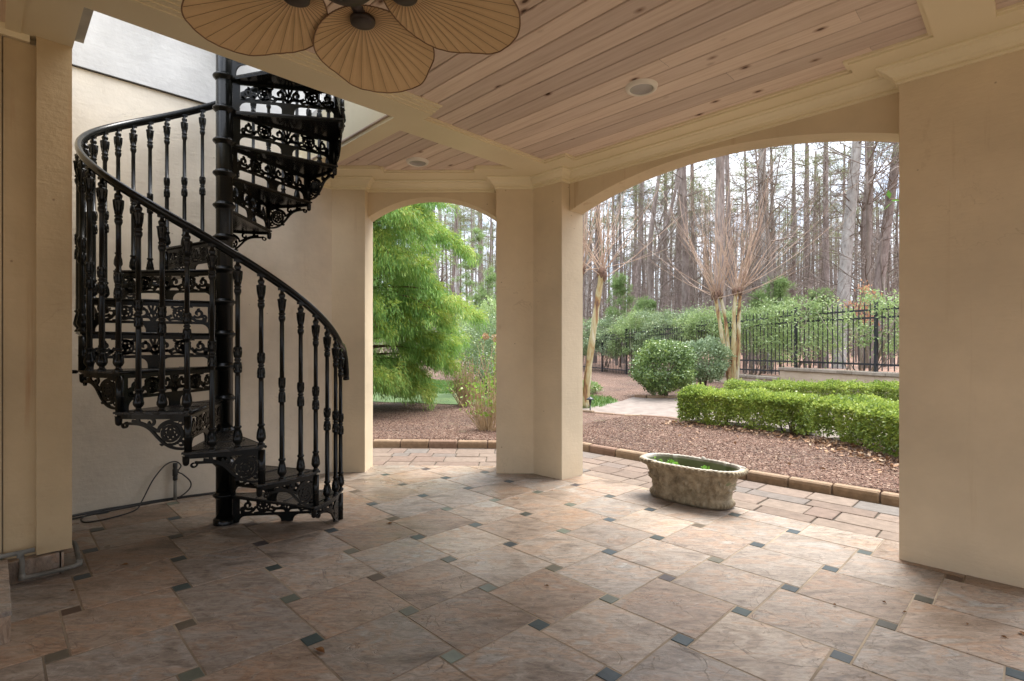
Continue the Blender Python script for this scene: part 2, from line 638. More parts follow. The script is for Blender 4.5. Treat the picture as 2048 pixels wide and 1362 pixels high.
def tile_floor():
    mb = MB()
    g = 0.0065

    def slab(u0, v0, du, dv, mat, th=0.006, jit=0.0012):
        dz = random.uniform(-jit, jit)
        x0, y0 = u0 + g / 2, v0 + g / 2
        x1, y1 = u0 + du - g / 2, v0 + dv - g / 2
        b = 0.003
        def T(u, v, z):
            x, y = O[0] + u * U[0] + v * Vv[0], O[1] + u * U[1] + v * Vv[1]
            return (x, y, zf(x, y) + z)
        def ring(i, z):
            return [T(x0 + i, y0 + i, z), T(x1 - i, y0 + i, z), T(x1 - i, y1 - i, z), T(x0 + i, y1 - i, z)]
        v = ring(0, -th) + ring(0, -b + dz) + ring(b, dz)
        f = [[8, 9, 10, 11]]
        for r in (0, 4):
            for k in range(4):
                f.append([r + k, r + (k + 1) % 4, r + 4 + (k + 1) % 4, r + 4 + k])
        mb.add(v, f, mat)

    for i in range(-20, 24):
        for j in range(-16, 26):
            u = i * Lq + j * qq
            v = -i * qq + j * Lq
            x, y = O[0] + u * U[0] + v * Vv[0], O[1] + u * U[1] + v * Vv[1]
            e1, e2 = (x + y) * C7, (y - x) * C7
            # inset, then the large tile to its right
            cu, cvv = u + qq / 2 + Lq / 2, v - qq / 2 + Lq / 2
            cx, cy = O[0] + cu * U[0] + cvv * Vv[0], O[1] + cu * U[1] + cvv * Vv[1]
            c1, c2 = (cx + cy) * C7, (cy - cx) * C7
            def inside(a, b_, m):
                yy = (a + b_) * C7
                return -5.2 < a < 4.425 - m and -4.6 < b_ < 5.45 and yy < 5.862 - m
            if inside(e1, e2, 0.05):
                slab(u - qq / 2, v - qq / 2, qq, qq, 1)
            if inside(c1, c2, 0.24):
                slab(u + qq / 2, v - qq / 2, Lq, Lq, 0)
            else:
                # cut pieces along the outer edge: clip the tile to the edge
                poly = [(u + qq / 2 + g / 2, v - qq / 2 + g / 2), (u + qq / 2 + Lq - g / 2, v - qq / 2 + g / 2), (u + qq / 2 + Lq - g / 2, v - qq / 2 + Lq - g / 2), (u + qq / 2 + g / 2, v - qq / 2 + Lq - g / 2)]
                P = [(O[0] + a * U[0] + b_ * Vv[0], O[1] + a * U[1] + b_ * Vv[1]) for a, b_ in poly]
                if not (-5.2 < c1 and -4.6 < c2 < 5.6): continue
                for nx, ny, d in ((C7, C7, 4.428), (0, 1, 5.866)):
                    Q = []
                    for k in range(len(P)):
                        A, B = P[k], P[(k + 1) % len(P)]
                        da, db = A[0] * nx + A[1] * ny - d, B[0] * nx + B[1] * ny - d
                        if da <= 0: Q.append(A)
                        if da * db < 0:
                            t = da / (da - db)
                            Q.append((A[0] + (B[0] - A[0]) * t, A[1] + (B[1] - A[1]) * t))
                    P = Q
                    if len(P) < 3: break
                if len(P) >= 3:
                    n = len(P)
                    vv = [(x_, y_, zf(x_, y_) - 0.006) for x_, y_ in P] + [(x_, y_, zf(x_, y_)) for x_, y_ in P]
                    mb.add(vv, [list(range(n, 2 * n))] + [[k, (k + 1) % n, n + (k + 1) % n, n + k] for k in range(n)], 0)
    # grout bed
    c = [W(-5.4, -4.8), W(4.43, -4.8), (0.397, 5.868), (-2.6, 5.868), W(-5.4, 5.5)]
    mb.add([(x, y, zf(x, y) - 0.0022) for x, y in c], [[0, 1, 2, 3, 4]], 2)
    return mb.build('patio_floor', [M_TILE, M_INSET, M_GROUT])


tag(tile_floor(), kind='structure')


def pavers():
    mb = MB()
    r = random.Random(5)
    def lay(fn, a0, a1, b0, b1, lim):
        a = a0
        rows = [0.21, 0.29, 0.21, 0.29, 0.03]
        k = 0
        while a < a1 - 0.05:
            w = min(rows[k % 5], a1 - a)
            b = b0 + r.uniform(-.2, 0)
            while b < b1:
                ln = r.choice([0.21, 0.29, 0.42, 0.36, 0.50])
                if lim(a + w / 2, b + ln / 2):
                    g = 0.002
                    j = [r.uniform(0, .006) for _ in range(8)]
                    dz = r.uniform(-.003, .003)
                    q = [(a + g + j[0], b + g + j[1]), (a + w - g - j[2], b + g + j[3]), (a + w - g - j[4], b + ln - g - j[5]), (a + g + j[6], b + ln - g - j[7])]
                    def ring(ins, z):
                        ca, cb = a + w / 2, b + ln / 2
                        out = []
                        for qa, qb in q:
                            sa, sb = (1 if qa < ca else -1), (1 if qb < cb else -1)
                            x, y = fn(qa + sa * ins, qb + sb * ins)
                            out.append((x, y, zf(x, y) - 0.002 + z))
                        return out
                    v = ring(0, -.03) + ring(0, -.009 + dz) + ring(.002, -.003 + dz) + ring(.007, dz)
                    f = [[12, 13, 14, 15]]
                    for rr in (0, 4, 8):
                        for k2 in range(4):
                            f.append([rr + k2, rr + (k2 + 1) % 4, rr + 4 + (k2 + 1) % 4, rr + 4 + k2])
                    mb.add(v, f, 0, False)
                b += ln
            a += w
            k += 1
    mit = lambda x, y: (x - 0.397) * (6.93 - 5.868) - (y - 5.868) * (0.806 - 0.397)
    lay(lambda a, b: W(a, b), 4.434, 5.46, -5.0, 4.4, lambda a, b: mit(*W(a, b)) > 0.02)
    lay(lambda a, b: (b, a), 5.872, 6.925, -6.0, 0.9, lambda a, b: mit(b, a) < -0.02)
    c = [W(4.43, -5.2), W(5.56, -5.2), (0.82, 7.02), (-6.2, 7.02), (-6.2, 5.868), (0.397, 5.868)]
    mb.add([(x, y, zf(x, y) - 0.013) for x, y in c], [[0, 1, 2, 3, 4, 5]], 1)
    return mb.build('paver_path', [M_PAVER, M_JOINT])


tag(pavers(), kind='structure')


def kerb():
    mb = MB()
    r = random.Random(9)
    def run(fn, b0, b1):
        b = b0
        while b < b1:
            ln = r.uniform(0.36, 0.42)
            e = min(b + ln, b1)
            g = 0.006
            h = 0.088 + r.uniform(-.004, .004)
            o = r.uniform(-.006, .006)
            n = 7
            def col(i, k):
                # rounded cross-section, slightly lumpy
                t = i / (n - 1)
                prof = [(0.0, -.03), (0.0, h * .55), (.006, h * .85), (.022, h), (.085, h + .002), (.105, h * .8), (.11, -.03)][i]
                bb = [b + g, b + g + .012, e - g - .012, e - g][k]
                s = 0.008 if k in (0, 3) else 0
                a = prof[0] + o + (s if i < 3 else -s if i > 4 else 0)
                z = prof[1] - (s if 2 <= i <= 4 else 0)
                x, y = fn(a, bb)
                return (x, y, zf(x, y) + z)
            mb.grid(n, 4, col, 0, False)
            for k in (0, 3):
                mb.add([col(i, k) for i in range(n)], [list(range(n)) if k else list(range(n))[::-1]], 0)
            b = e
    run(lambda a, b: W(5.47 + a, b), -5.0, 4.28)
    run(lambda a, b: (b, 6.935 + a), -6.2, 0.78)
    return mb.build('kerb', M_KERB)


tag(kerb(), kind='structure')
mb = MB()
mb.add([(-420, -420, -.46), (420, -420, -.46), (420, 420, -.46), (-420, 420, -.46)], [[0, 1, 2, 3]])
tag(mb.build('ground', simple('bare ground', (0.14, 0.10, 0.07), (0.24, 0.19, 0.12), 1.2, .95, 0)), kind='structure')


# ------------------------------------------------------------------ the porch
ZB = 3.06          # underside of beams and borders
ZP = 3.088         # underside of planks
ZTOP = 3.56
porch = thing('covered_porch', 'cream stucco porch with arched openings and a plank ceiling', 'porch')


def arch_poly(half, spring, crown, n=28):
    rise = crown - spring
    R = (half * half + rise * rise) / (2 * rise)
    cz = crown - R
    a = math.asin(half / R)
    return [(R * sin(-a + 2 * a * k / n), cz + R * cos(-a + 2 * a * k / n)) for k in range(n + 1)]


def arch_wall(fn, s0, s1, spring, crown, ztop, t0, t1):
    """wall above an arch: fn(s, t, z); strip from the arch up to ztop"""
    mb = MB()
    mid, half = (s0 + s1) / 2, (s1 - s0) / 2
    A = arch_poly(half, spring, crown)
    n = len(A)
    v = []
    for x, z in A:
        v += [fn(mid + x, t0, z), fn(mid + x, t1, z), fn(mid + x, t0, ztop), fn(mid + x, t1, ztop)]
    f = []
    for k in range(n - 1):
        a, b = 4 * k, 4 * k + 4
        f += [[a, b, b + 2, a + 2], [b + 1, a + 1, a + 3, b + 3], [b, a, a + 1, b + 1]]
    f += [[0, 2, 3, 1], [4 * n - 4, 4 * n - 3, 4 * n - 1, 4 * n - 2]]
    mb.add(v, f)
    return mb


YF, YS, YO = 5.53, 5.64, 5.845          # back wall: pilaster face, spandrel, outer face
A1, A1S, A1O = 4.066, 4.186, 4.403      # side wall: the same three
arch_wall(lambda s, t, z: (s, t, z), -1.557, -0.167, 2.684, 2.908, ZTOP - .002, YS, YO - .002).build('arch_wall', M_WALL, porch)
arch_wall(lambda s, t, z: W(t, s) + (z,), 0.605, 3.352, 2.68, 2.916, ZTOP - .004, A1S, A1O - .002).build('arch_wall', M_WALL, porch)


def pier(poly, name='pillar', z1=ZTOP):
    mb = MB()
    mb.prism(poly, -0.25, z1)
    return mb.build(name, M_WALL, porch)


pier([(-1.925, YF), (-1.558, YF), (-1.558, YO), (-2.25, YO)])
pier([(-0.166, 5.515), (0.226, 5.524), (0.501, 5.253), W(A1O, 3.353), (0.382, YO), (-0.166, YO)])
pier([W(A1, 0.604), W(A1, -0.07), W(A1O, -0.07), W(A1O, 0.604)][::-1])
arch_wall(lambda s, t, z: W(t, s) + (z,), -2.60, -0.071, 2.68, 2.916, ZTOP - .004, A1S, A1O - .002).build('arch_wall', M_WALL, porch)
mb = MB()
mb.ebox(A1S, A1O - .002, -4.8, -2.601, -.25, ZTOP - .004)
mb.build('side_wall', M_WALL, porch)

# stair wall, with the projecting white storey above the drip joint
mb = MB()
mb.ebox(-2.2, 2.66, 5.26, 5.6, -0.25, 3.468)
mb.build('stair_wall', M_STAIRWALL, porch)
mb = MB()
mb.ebox(-2.2, 4.2, 5.236, 5.62, 3.474, 5.1)
mb.ebox(-2.2, 2.64, 5.2345, 5.30, 3.466, 3.4735, 1)  # near-black strip: the ledge's thin shadow line put into the colour
mb.build('upper_wall', [M_UPWALL, M_GROOVE], porch)

# wall block left of the stairwell with boarding and a tiled plinth
mb = MB()
mb.ebox(-5.2, 0.30, 4.07, 5.2, -0.2, 3.30)
mb.build('house_wall', M_WALL, porch)
mb = MB()
mb.ebox(0.052, 0.187, 4.038, 4.069, 0.115, 3.02, 0)
mb.ebox(-1.3, 0.046, 4.030, 4.069, 0.135, 3.02, 0)
mb.ebox(-1.3, 0.16, 4.012, 4.069, 3.022, 3.10, 1)
mb.build('wall_boarding', [M_BOARD, M_TRIM], porch)
mb = MB()
mb.ebox(0.187, 0.342, 4.0, 4.04, 0.118, 3.0605, 0)
mb.ebox(0.302, 0.342, 4.041, 4.30, 0.118, 3.0605, 0)
mb.build('corner_board', [M_BOARD], porch)
mb = MB()
for k in range(4):
    mb.ebox(-1.0 + k * .322, -0.682 + k * .322, 3.975, 4.069, -0.02, 0.112, 0, 0.003)
mb.ebox(0.292, 0.304, 3.977, 4.30, -0.02, 0.111, 0)
mb.build('plinth_tiles', [M_TILE], porch)

# roof slab above the ceiling, open over the stair
mb = MB()
mb.ebox(0.40, 4.60, -4.8, 3.476, 3.13, ZTOP)
mb.ebox(-5.4, 0.40, -4.8, 4.06, 3.13, 3.30)
mb.prism([W(2.205, 3.476), W(4.59, 3.476), W(4.59, 3.74), (0.60, 5.95), (-2.1, 5.95), W(2.205, 5.235)], 3.131, ZTOP - .001)
mb.build('roof_slab', M_UPWALL, porch)

# beams and flat borders
mb = MB()
mb.ebox(-4.8, 2.38, 3.235, 3.48, ZB, 3.5)                          # beam along the stairwell
for k, (b0, z) in enumerate(((3.11, .020), (3.15, .013), (3.195, .006))):
    mb.ebox(-4.8, 2.379, b0, b0 + .0445, ZB + z, 3.2)
mb.ebox(2.2, 2.362, 3.661, 5.23, ZB + .001, 3.5)                     # right side of the stairwell
mb.ebox(2.3805, 3.9, 3.352, 3.658, ZB + .0012, 3.2)                    # beam to the corner
mb.ebox(2.2005, 2.3795, 3.4805, 3.66, ZB + .0005, 3.5)
mb.ebox(0.125, 0.345, 3.4805, 4.0695, ZB + .0007, 3.147)                  # left of the stairwell
mb.ebox(0.06, 0.1245, 3.4805, 4.0695, ZB - .006, 3.147)
mb.ebox(-4.8, 3.9, 0.143, 0.405, ZB + .0004, 3.2)                     # cross beam over the near pier
mb.ebox(-4.8, 3.9, -3.05, -2.75, ZB + .0004, 3.2)
mb.build('beam', M_TRIM, porch)
mb = MB()
mb.ebox(3.79, 4.28, 3.0905, 4.2, ZB + .0025, 3.2)
mb.ebox(3.93, 4.28, 0.827, 3.09, ZB + .0026, 3.2)
mb.ebox(3.80, 4.28, -0.28, 0.8265, ZB + .0027, 3.2)
mb.ebox(3.93, 4.28, -2.6, -0.2805, ZB + .0026, 3.2)
mb.ebox(3.80, 4.28, -4.4, -2.601, ZB + .0027, 3.2)
mb.box(-2.6, -1.307, 5.192, 5.70, ZB + .0032, 3.2)
mb.box(-1.3065, -0.3825, 5.325, 5.70, ZB + .0033, 3.2)
mb.box(-0.382, 0.30, 5.192, 5.70, ZB + .0034, 3.2)
# small stepped beads where the flat borders meet the planks
bd = 0.022
for a0, a1, b0, b1 in ((3.79 - bd, 3.7895, 3.09 - bd, 3.35), (3.79, 3.93 - bd, 3.09 - bd, 3.0895), (3.93 - bd, 3.9295, 0.827 + bd, 3.0895), (3.80, 3.93 - bd, 0.8275, 0.827 + bd), (3.80 - bd, 3.7995, 0.4055, 0.827 + bd), (3.80 - bd, 3.7995, -0.28, 0.1425), (2.3805, 3.79 - bd, 3.352 - bd, 3.3515), (0.5, 3.80 - bd, 0.4055, 0.405 + bd), (2.3625, 3.0, 3.6585, 3.6585 + bd), (2.3625, 2.3625 + bd, 3.6585 + bd, 5.0)):
    mb.ebox(a0, a1, b0, b1, ZB + .014, 3.2)
for x0, x1, y0, y1 in ((-2.0, -1.307 - bd, 5.192 - bd, 5.1915), (-1.307 - bd, -0.382 + bd, 5.325 - bd, 5.3245), (-1.3065, -1.307 + bd, 5.192, 5.325 - bd), (-0.382 + bd, 0.1, 5.192 - bd, 5.1915)):
    mb.box(x0, x1, y0, y1, ZB + .0145, 3.2)
mb.build('ceiling_border', M_TRIM, porch)


def planks():
    mb = MB()
    w, g, c = 0.1535, 0.006, 0.0055
    rr = random.Random(3)
    k0 = -32
    for k in range(k0, 29):
        a0 = k * w + 0.03
        a1 = a0 + w
        segs = []
        if a0 < 4.2:
            b = -4.7
            end = 3.24 if a1 < 2.39 else 3.44
            segs.append((b, end))
        if a1 > 2.25:
            segs.append((3.5, 5.66 * sqrt(2) - a0))
        if a1 < 0.2:
            segs.append((3.48, 4.06))
        for b0, b1 in segs:
            if b1 - b0 < .1: continue
            L = [b0]
            while b1 - L[-1] > 3.6:
                L.append(L[-1] + rr.uniform(2.0, 3.4))
            L.append(b1)
            for q0, q1 in zip(L, L[1:]):
                z = ZP + rr.uniform(0, .0012)
                v = []
                for a, zz in ((a0 + g / 2, z + .014), (a0 + g / 2, z + c), (a0 + g / 2 + c, z), (a1 - g / 2 - c, z), (a1 - g / 2, z + c), (a1 - g / 2, z + .014)):
                    for b in (q0 + .0006, q1 - .0006):
                        v.append(W(a, b) + (zz,))
                f = [[2 * i, 2 * i + 1, 2 * i + 3, 2 * i + 2] for i in range(5)]
                mb.add(v, f, 0)
    mb.ebox(-5.3, 4.3, -4.75, 3.47, 3.103, 3.12, 1)
    mb.prism([W(2.25, 3.475), W(4.2, 3.475), W(4.2, 3.6), (0.3, 5.68), (-2.0, 5.68), W(2.25, 5.22)], 3.1035, 3.1205, 1)
    return mb.build('plank_ceiling', [M_PLANK, M_GROOVE], porch)


planks()


def crown():
    path = [W(2.364, 5.26), (-1.9247, YF), (-1.558, YF), (-1.558, YS), (-0.166, YS), (-0.166, 5.515), (0.226, 5.524), (0.501, 5.253), W(A1S, 3.353), W(A1S, 0.604), W(A1, 0.604), W(A1, -0.07), W(A1S, -0.07), W(A1S, -4.5)]
    prof = [(-.004, 2.955), (.013, 2.957), (.017, 2.963), (.017, 2.972), (.013, 2.977), (.016, 2.980), (.026, 2.983), (.028, 2.994), (.030, 2.999), (.040, 3.003), (.047, 3.009), (.056, 3.020), (.072, 3.031), (.083, 3.036), (.085, 3.043), (.100, 3.046), (.106, 3.050), (.106, 3.0622), (-.004, 3.0622)]
    P = [np.array(p) for p in path]
    n = len(P)
    d = [(P[i + 1] - P[i]) / np.linalg.norm(P[i + 1] - P[i]) for i in range(n - 1)]
    nr = [np.array([x[1], -x[0]]) for x in d]
    mb = MB()
    v = []
    for i in range(n):
        if i == 0: m = nr[0]
        elif i == n - 1: m = nr[-1]
        else:
            m = nr[i - 1] + nr[i]
            m = m / (1 + nr[i - 1] @ nr[i])
        for o, z in prof:
            q = P[i] + m * o
            v.append((q[0], q[1], z))
    k = len(prof)
    f = []
    for i in range(n - 1):
        for j in range(k - 1):
            f.append([i * k + j, (i + 1) * k + j, (i + 1) * k + j + 1, i * k + j + 1])
    f += [list(range(k)), list(range((n - 1) * k, n * k))[::-1]]
    mb.add(v, f)
    mb.build('crown_moulding', M_TRIM, porch)


crown()

# the rest of the house behind the camera
pier([W(-5.2, -4.6), W(-4.8, -4.6), W(-4.8, -4.2), W(-5.2, -4.2)], z1=3.13)
pier([W(-5.2, 0.1), W(-4.8, 0.1), W(-4.8, 0.5), W(-5.2, 0.5)], z1=3.13)

# stone step at the left edge
mb = MB()
for k in range(3):
    mb.ebox(0.069 - 0.46 * (k + 1) + .004, 0.069 - 0.46 * k, 3.19, 3.63, 0.118, 0.142, 0, 0.004)
    mb.ebox(0.069 - 0.46 * (k + 1) + .004, 0.069 - 0.46 * k, 3.634, 3.97, 0.118, 0.142, 0, 0.004)
    mb.ebox(0.065 - 0.46 * (k + 1) + .004, 0.065 - 0.46 * k, 3.202, 3.23, -.02, 0.116, 0)
mb.ebox(-1.4, 0.060, 3.215, 3.97, -.03, 0.1165, 1)
tag(mb.build('stone_step', [M_TILE, M_GROUT]), 'low slate tiled step beside the boarded wall', 'step')

# recessed downlights
M_RIM = simple('white enamel', (0.74, 0.71, 0.64), (0.78, 0.75, 0.68), 4, 0.4, 0)
M_BAFFLE = simple('grey reflector', (0.36, 0.35, 0.33), (0.42, 0.41, 0.39), 4, 0.35, 0, metallic=0.3)
for (x, y), lab in (((0.891, 3.593), 'round recessed downlight alone in the large plank ceiling bay'), ((-0.914, 5.051), 'round recessed downlight in the small plank bay above the narrow arch')):
    t = thing('recessed_light', lab, 'ceiling light', (x, y, ZP))
    mb = MB()
    mb.lathe([(.078, -.004), (.080, -.020), (.088, -.026), (.104, -.018), (.110, .001)], 48, cap=False)
    mb.build('trim_ring', M_RIM, t)
    mb = MB()
    mb.lathe([(.080, -.018), (.070, -.008), (.052, -.004), (.030, -.003), (.0005, -.0028)], 48, cap=False)
    o = mb.build('reflector', M_BAFFLE, t)


# ------------------------------------------------------------------ spiral staircase
PX, PY = -2.146, 3.897
LEAD0, STEP, WIDTH = 8.68, 27.34, 30.3
Z0, RISE = 0.199, 0.239
NT = 15
R_T = 0.852
stair = thing('spiral_staircase', 'black cast iron spiral staircase with openwork risers', 'staircase', (PX, PY, 0))

mb = MB()
mb.tube([(0, 0, -.03), (0, 0, 4.9)], 0.057, 24)
mb.lathe([(.075, -.02), (.075, .02), (.060, .03)], 24)
mb.build('pole', M_IRON, stair)
mb = MB()
mb.lathe([(.057, -.030), (.060, -.028), (.066, -.018), (.076, -.010), (.079, -.002), (.076, .006), (.066, .010), (.062, .020), (.057, .022)], 28, cap=False)
col_me = mb.mesh('collar', M_IRON)
for k in range(NT + 4):
    link('collar', col_me, stair, (0, 0, Z0 + RISE * k))


def spiral(cx, cz, r0, r1, a0, a1, n=18):
    return [(cx + (r0 + (r1 - r0) * t) * cos(a0 + (a1 - a0) * t), cz + (r0 + (r1 - r0) * t) * sin(a0 + (a1 - a0) * t)) for t in np.linspace(0, 1, n)]


def bez(p0, p1, p2, p3, n=12):
    t = np.linspace(0, 1, n)[:, None]
    p0, p1, p2, p3 = map(np.array, (p0, p1, p2, p3))
    return [tuple(q) for q in (1 - t) ** 3 * p0 + 3 * t * (1 - t) ** 2 * p1 + 3 * t * t * (1 - t) * p2 + t ** 3 * p3]


def rosette(mb, cx, cz, r, fn, t):
    mb.ribbon(spiral(cx, cz, r, r, 0, 2 * pi * 1.02, 20), r * .30, t, fn)
    mb.ribbon(spiral(cx, cz, r * .22, r * .22, 0, 2 * pi * 1.05, 9), r * .5, t, fn)
    for k in range(5):
        a = 2 * pi * k / 5 + .3
        mb.ribbon(spiral(cx + r * .50 * cos(a), cz + r * .50 * sin(a), r * .27, r * .27, a, a + 2 * pi * 1.02, 9), r * .26, t, fn)


def riser():
    """the openwork riser in its own plane: x from the pole outwards, z up from the tread below"""
    mb = MB()
    x0, x1 = 0.058, 0.815
    t = 0.010
    zt, zb = RISE - 0.026, 0.0
    fn = lambda x, z, d: (x, d, z)
    bar = lambda xa, xb, za, zz, tt=t: mb.box(xa, xb, -tt / 2, tt / 2, za, zz)
    za, zl = zt - 0.018, 0.088          # openwork between za and zl
    bar(x0, x1, za, zt, .013)
    bar(x0, x0 + .05, zl, za)
    bar(x1 - .03, x1, zl, za)
    # lower band with two arches and a middle foot
    mid = (x0 + x1) / 2 + .01
    n = 8
    def arch(xa, xb):
        r = 0.05
        pts = [(xa, 0.0)]
        pts += [(xa + r - r * cos(a), .068 - r + r * sin(a)) for a in np.linspace(0, pi / 2, n)]
        pts += [(xb - r + r * sin(a), .068 - r + r * cos(a)) for a in np.linspace(0, pi / 2, n)]
        pts += [(xb, 0.0)]
        return pts
    xs = []
    low = []
    la = arch(x0 + .045, mid - .042)
    ra = arch(mid + .042, x1 - .035)
    # fillet outward at the foot
    outline = [(x0, 0.0)] + la + ra + [(x1, 0.0)]
    v, f = [], []
    for x, z in outline:
        for d in (-t / 2, t / 2):
            v += [(x, d, z), (x, d, zl)]
    for k in range(len(outline) - 1):
        a, b = 4 * k, 4 * k + 4
        f += [[a, b, b + 1, a + 1], [b + 2, a + 2, a + 3, b + 3], [b, a, a + 2, b + 2], [a + 1, b + 1, b + 3, a + 3]]
    mb.add(v, f)
    # scroll band, mirrored about the middle
    hz = (za + zl) / 2
    hh = (za - zl) / 2
    half = (x1 - .03 - x0 - .05) / 2
    mx = x0 + .05 + half
    for sg in (-1, 1):
        m = lambda x, z, d, sg=sg: (mx + sg * x, d, z)
        rosette(mb, half * .50, hz, hh * .86, m, t)
        mb.ribbon(spiral(half * .82, hz + hh * .1, hh * .12, hh * .62, 4.5, -2.6, 24), .019, t, m)
        mb.ribbon(spiral(half * .92, hz - hh * .42, hh * .1, hh * .42, 3.5, -2.0, 16), .0175, t, m)
        mb.ribbon(spiral(half * .18, hz + hh * .15, hh * .12, hh * .66, -1.2, 5.2, 24), .019, t, m)
        mb.ribbon(bez((half * .02, zl), (half * .05, hz), (half * .22, hz - hh * .9), (half * .34, hz - hh * .2)), .019, t, m)
        mb.ribbon(bez((half * .66, hz - hh * .1), (half * .74, hz - hh), (half * .8, zl + .002), (half * .98, zl + .003)), .019, t, m)
        mb.ribbon(bez((half * .33, za), (half * .38, hz + hh * .2), (half * .62, hz + hh * 1.2), (half * .72, za)), .0175, t, m)
        mb.ribbon(bez((half * .28, zl), (half * .36, hz - hh * .4), (half * .6, zl), (half * .70, zl)), .015, t, m)
        mb.ribbon(bez((half * .08, za), (half * .04, hz + hh * .3), (half * .02, hz), (half * .0, hz - hh * .2)), .015, t, m)
        for q in range(9):
            px = half * (.06 + .11 * q)
            mb.ribbon(spiral(px, hz + hh * (.55 if q % 2 else -.62), hh * .17, hh * .05, q, q + 5, 8), .0155, t, m)
    mb.ribbon(spiral(mx, hz - hh * .25, hh * .42, hh * .42, 0, 2 * pi * 1.02, 16), .012, t, fn)
    mb.ribbon(bez((mx, zl), (mx - .01, hz), (mx + .01, hz), (mx, za)), .014, t, fn)
    # corner post
    mb.tube([(0.835, 0, .0), (0.835, 0, zt - .002)], 0.0215, 12)
    mb.tube([(0.835, 0, .085), (0.835, 0, .093)], 0.024, 12)
    return mb.mesh('riser_panel', M_IRON)


def tread_mesh():
    """a sector whose leading edge lies on +x and which sweeps clockwise"""
    mb = MB()
    n = 12
    def sector(r0, r1, z0, z1, a_in, mat):
        v = []
        for k in range(n + 1):
            a = -radians(a_in + (WIDTH - 2 * a_in) * k / n)
            for r in (r0, r1):
                for z in (z0, z1):
                    v.append((r * cos(a), r * sin(a), z))
        f = []
        for k in range(n):
            a, b = 4 * k, 4 * k + 4
            f += [[a + 1, b + 1, b + 3, a + 3], [b, a, a + 2, b + 2], [a + 2, a + 3, b + 3, b + 2], [a + 1, a, b, b + 1]]
        f += [[0, 1, 3, 2], [4 * n, 4 * n + 2, 4 * n + 3, 4 * n + 1]]
        mb.add(v, f, mat)
    sector(.056, R_T, -.012, 0.0, 0.0, 1)
    sector(.056, R_T - .008, -.019, -.0123, .5, 0)
    sector(.056, R_T - .014, -.026, -.0193, .9, 0)
    # raised border lines of the plate
    for r in (.30, .55, .80):
        mb.tube([(r * cos(a), r * sin(a), .0005) for a in -np.radians(np.linspace(2.5, WIDTH - 2.5, 14))], .004, 5, 1)
    # nosing bead
    mb.tube([(.06, .004, -.007), (R_T, .004, -.007)], .009, 8)
    return mb.mesh('tread', [M_IRON, M_TREAD])


def bracket_mesh():
    """scrolled skirt under the outer rim: tall at the leading post, dying out towards the back"""
    mb = MB()
    Ra = R_T - .022
    fn = lambda s, z, d: ((Ra + d) * cos(-s / Ra), (Ra + d) * sin(-s / Ra), z)
    S = radians(WIDTH - 1.0) * Ra
    t = .010
    top = -.030
    mb.ribbon([(s, top - .004) for s in np.linspace(0.0, S, 14)], .016, .014, fn)
    mb.ribbon([(.022, z) for z in np.linspace(top, -.222, 6)], .012, t, fn)
    edge = bez((.024, -.220), (.13, -.225), (.16, -.165), (.215, -.105), 14) + bez((.215, -.105), (.27, -.055), (.33, -.075), (.375, -.066), 10)[1:]
    mb.ribbon(edge, .015, .014, fn)
    mb.ribbon(spiral(.382, -.078, .022, .005, 2.2, 8.5, 16), .010, .014, fn)
    rosette(mb, .108, -.128, .046, fn, t)
    mb.ribbon(spiral(.108, -.128, .062, .066, .6, 4.9, 16), 0.0165, t, fn)
    mb.ribbon(bez((.03, -.05), (.08, -.04), (.17, -.05), (.175, -.12)), 0.0175, t, fn)
    mb.ribbon(spiral(.218, -.062, .004, .030, 7.0, 1.0, 16), 0.0165, t, fn)
    mb.ribbon(bez((.175, -.115), (.2, -.1), (.25, -.06), (.33, -.052)), 0.015, t, fn)
    mb.ribbon(spiral(.050, -.190, .005, .022, 6, 0, 14), 0.015, t, fn)
    mb.ribbon(spiral(.052, -.062, .004, .022, 0, 6, 14), 0.015, t, fn)
    mb.ribbon(spiral(.155, -.185, .004, .018, 6, 1, 12), 0.013, t, fn)
    mb.ribbon(spiral(.295, -.056, .003, .014, 6, 1, 12), 0.013, t, fn)
    # drop under the back corner
    a = -radians(WIDTH - 1.2)
    mb.lathe([(.0, -.085), (.010, -.082), (.017, -.072), (.019, -.05), (.019, -.03), (.022, -.026)], 12, (Ra * cos(a), Ra * sin(a), 0))
    return mb.mesh('scroll_bracket', M_IRON)


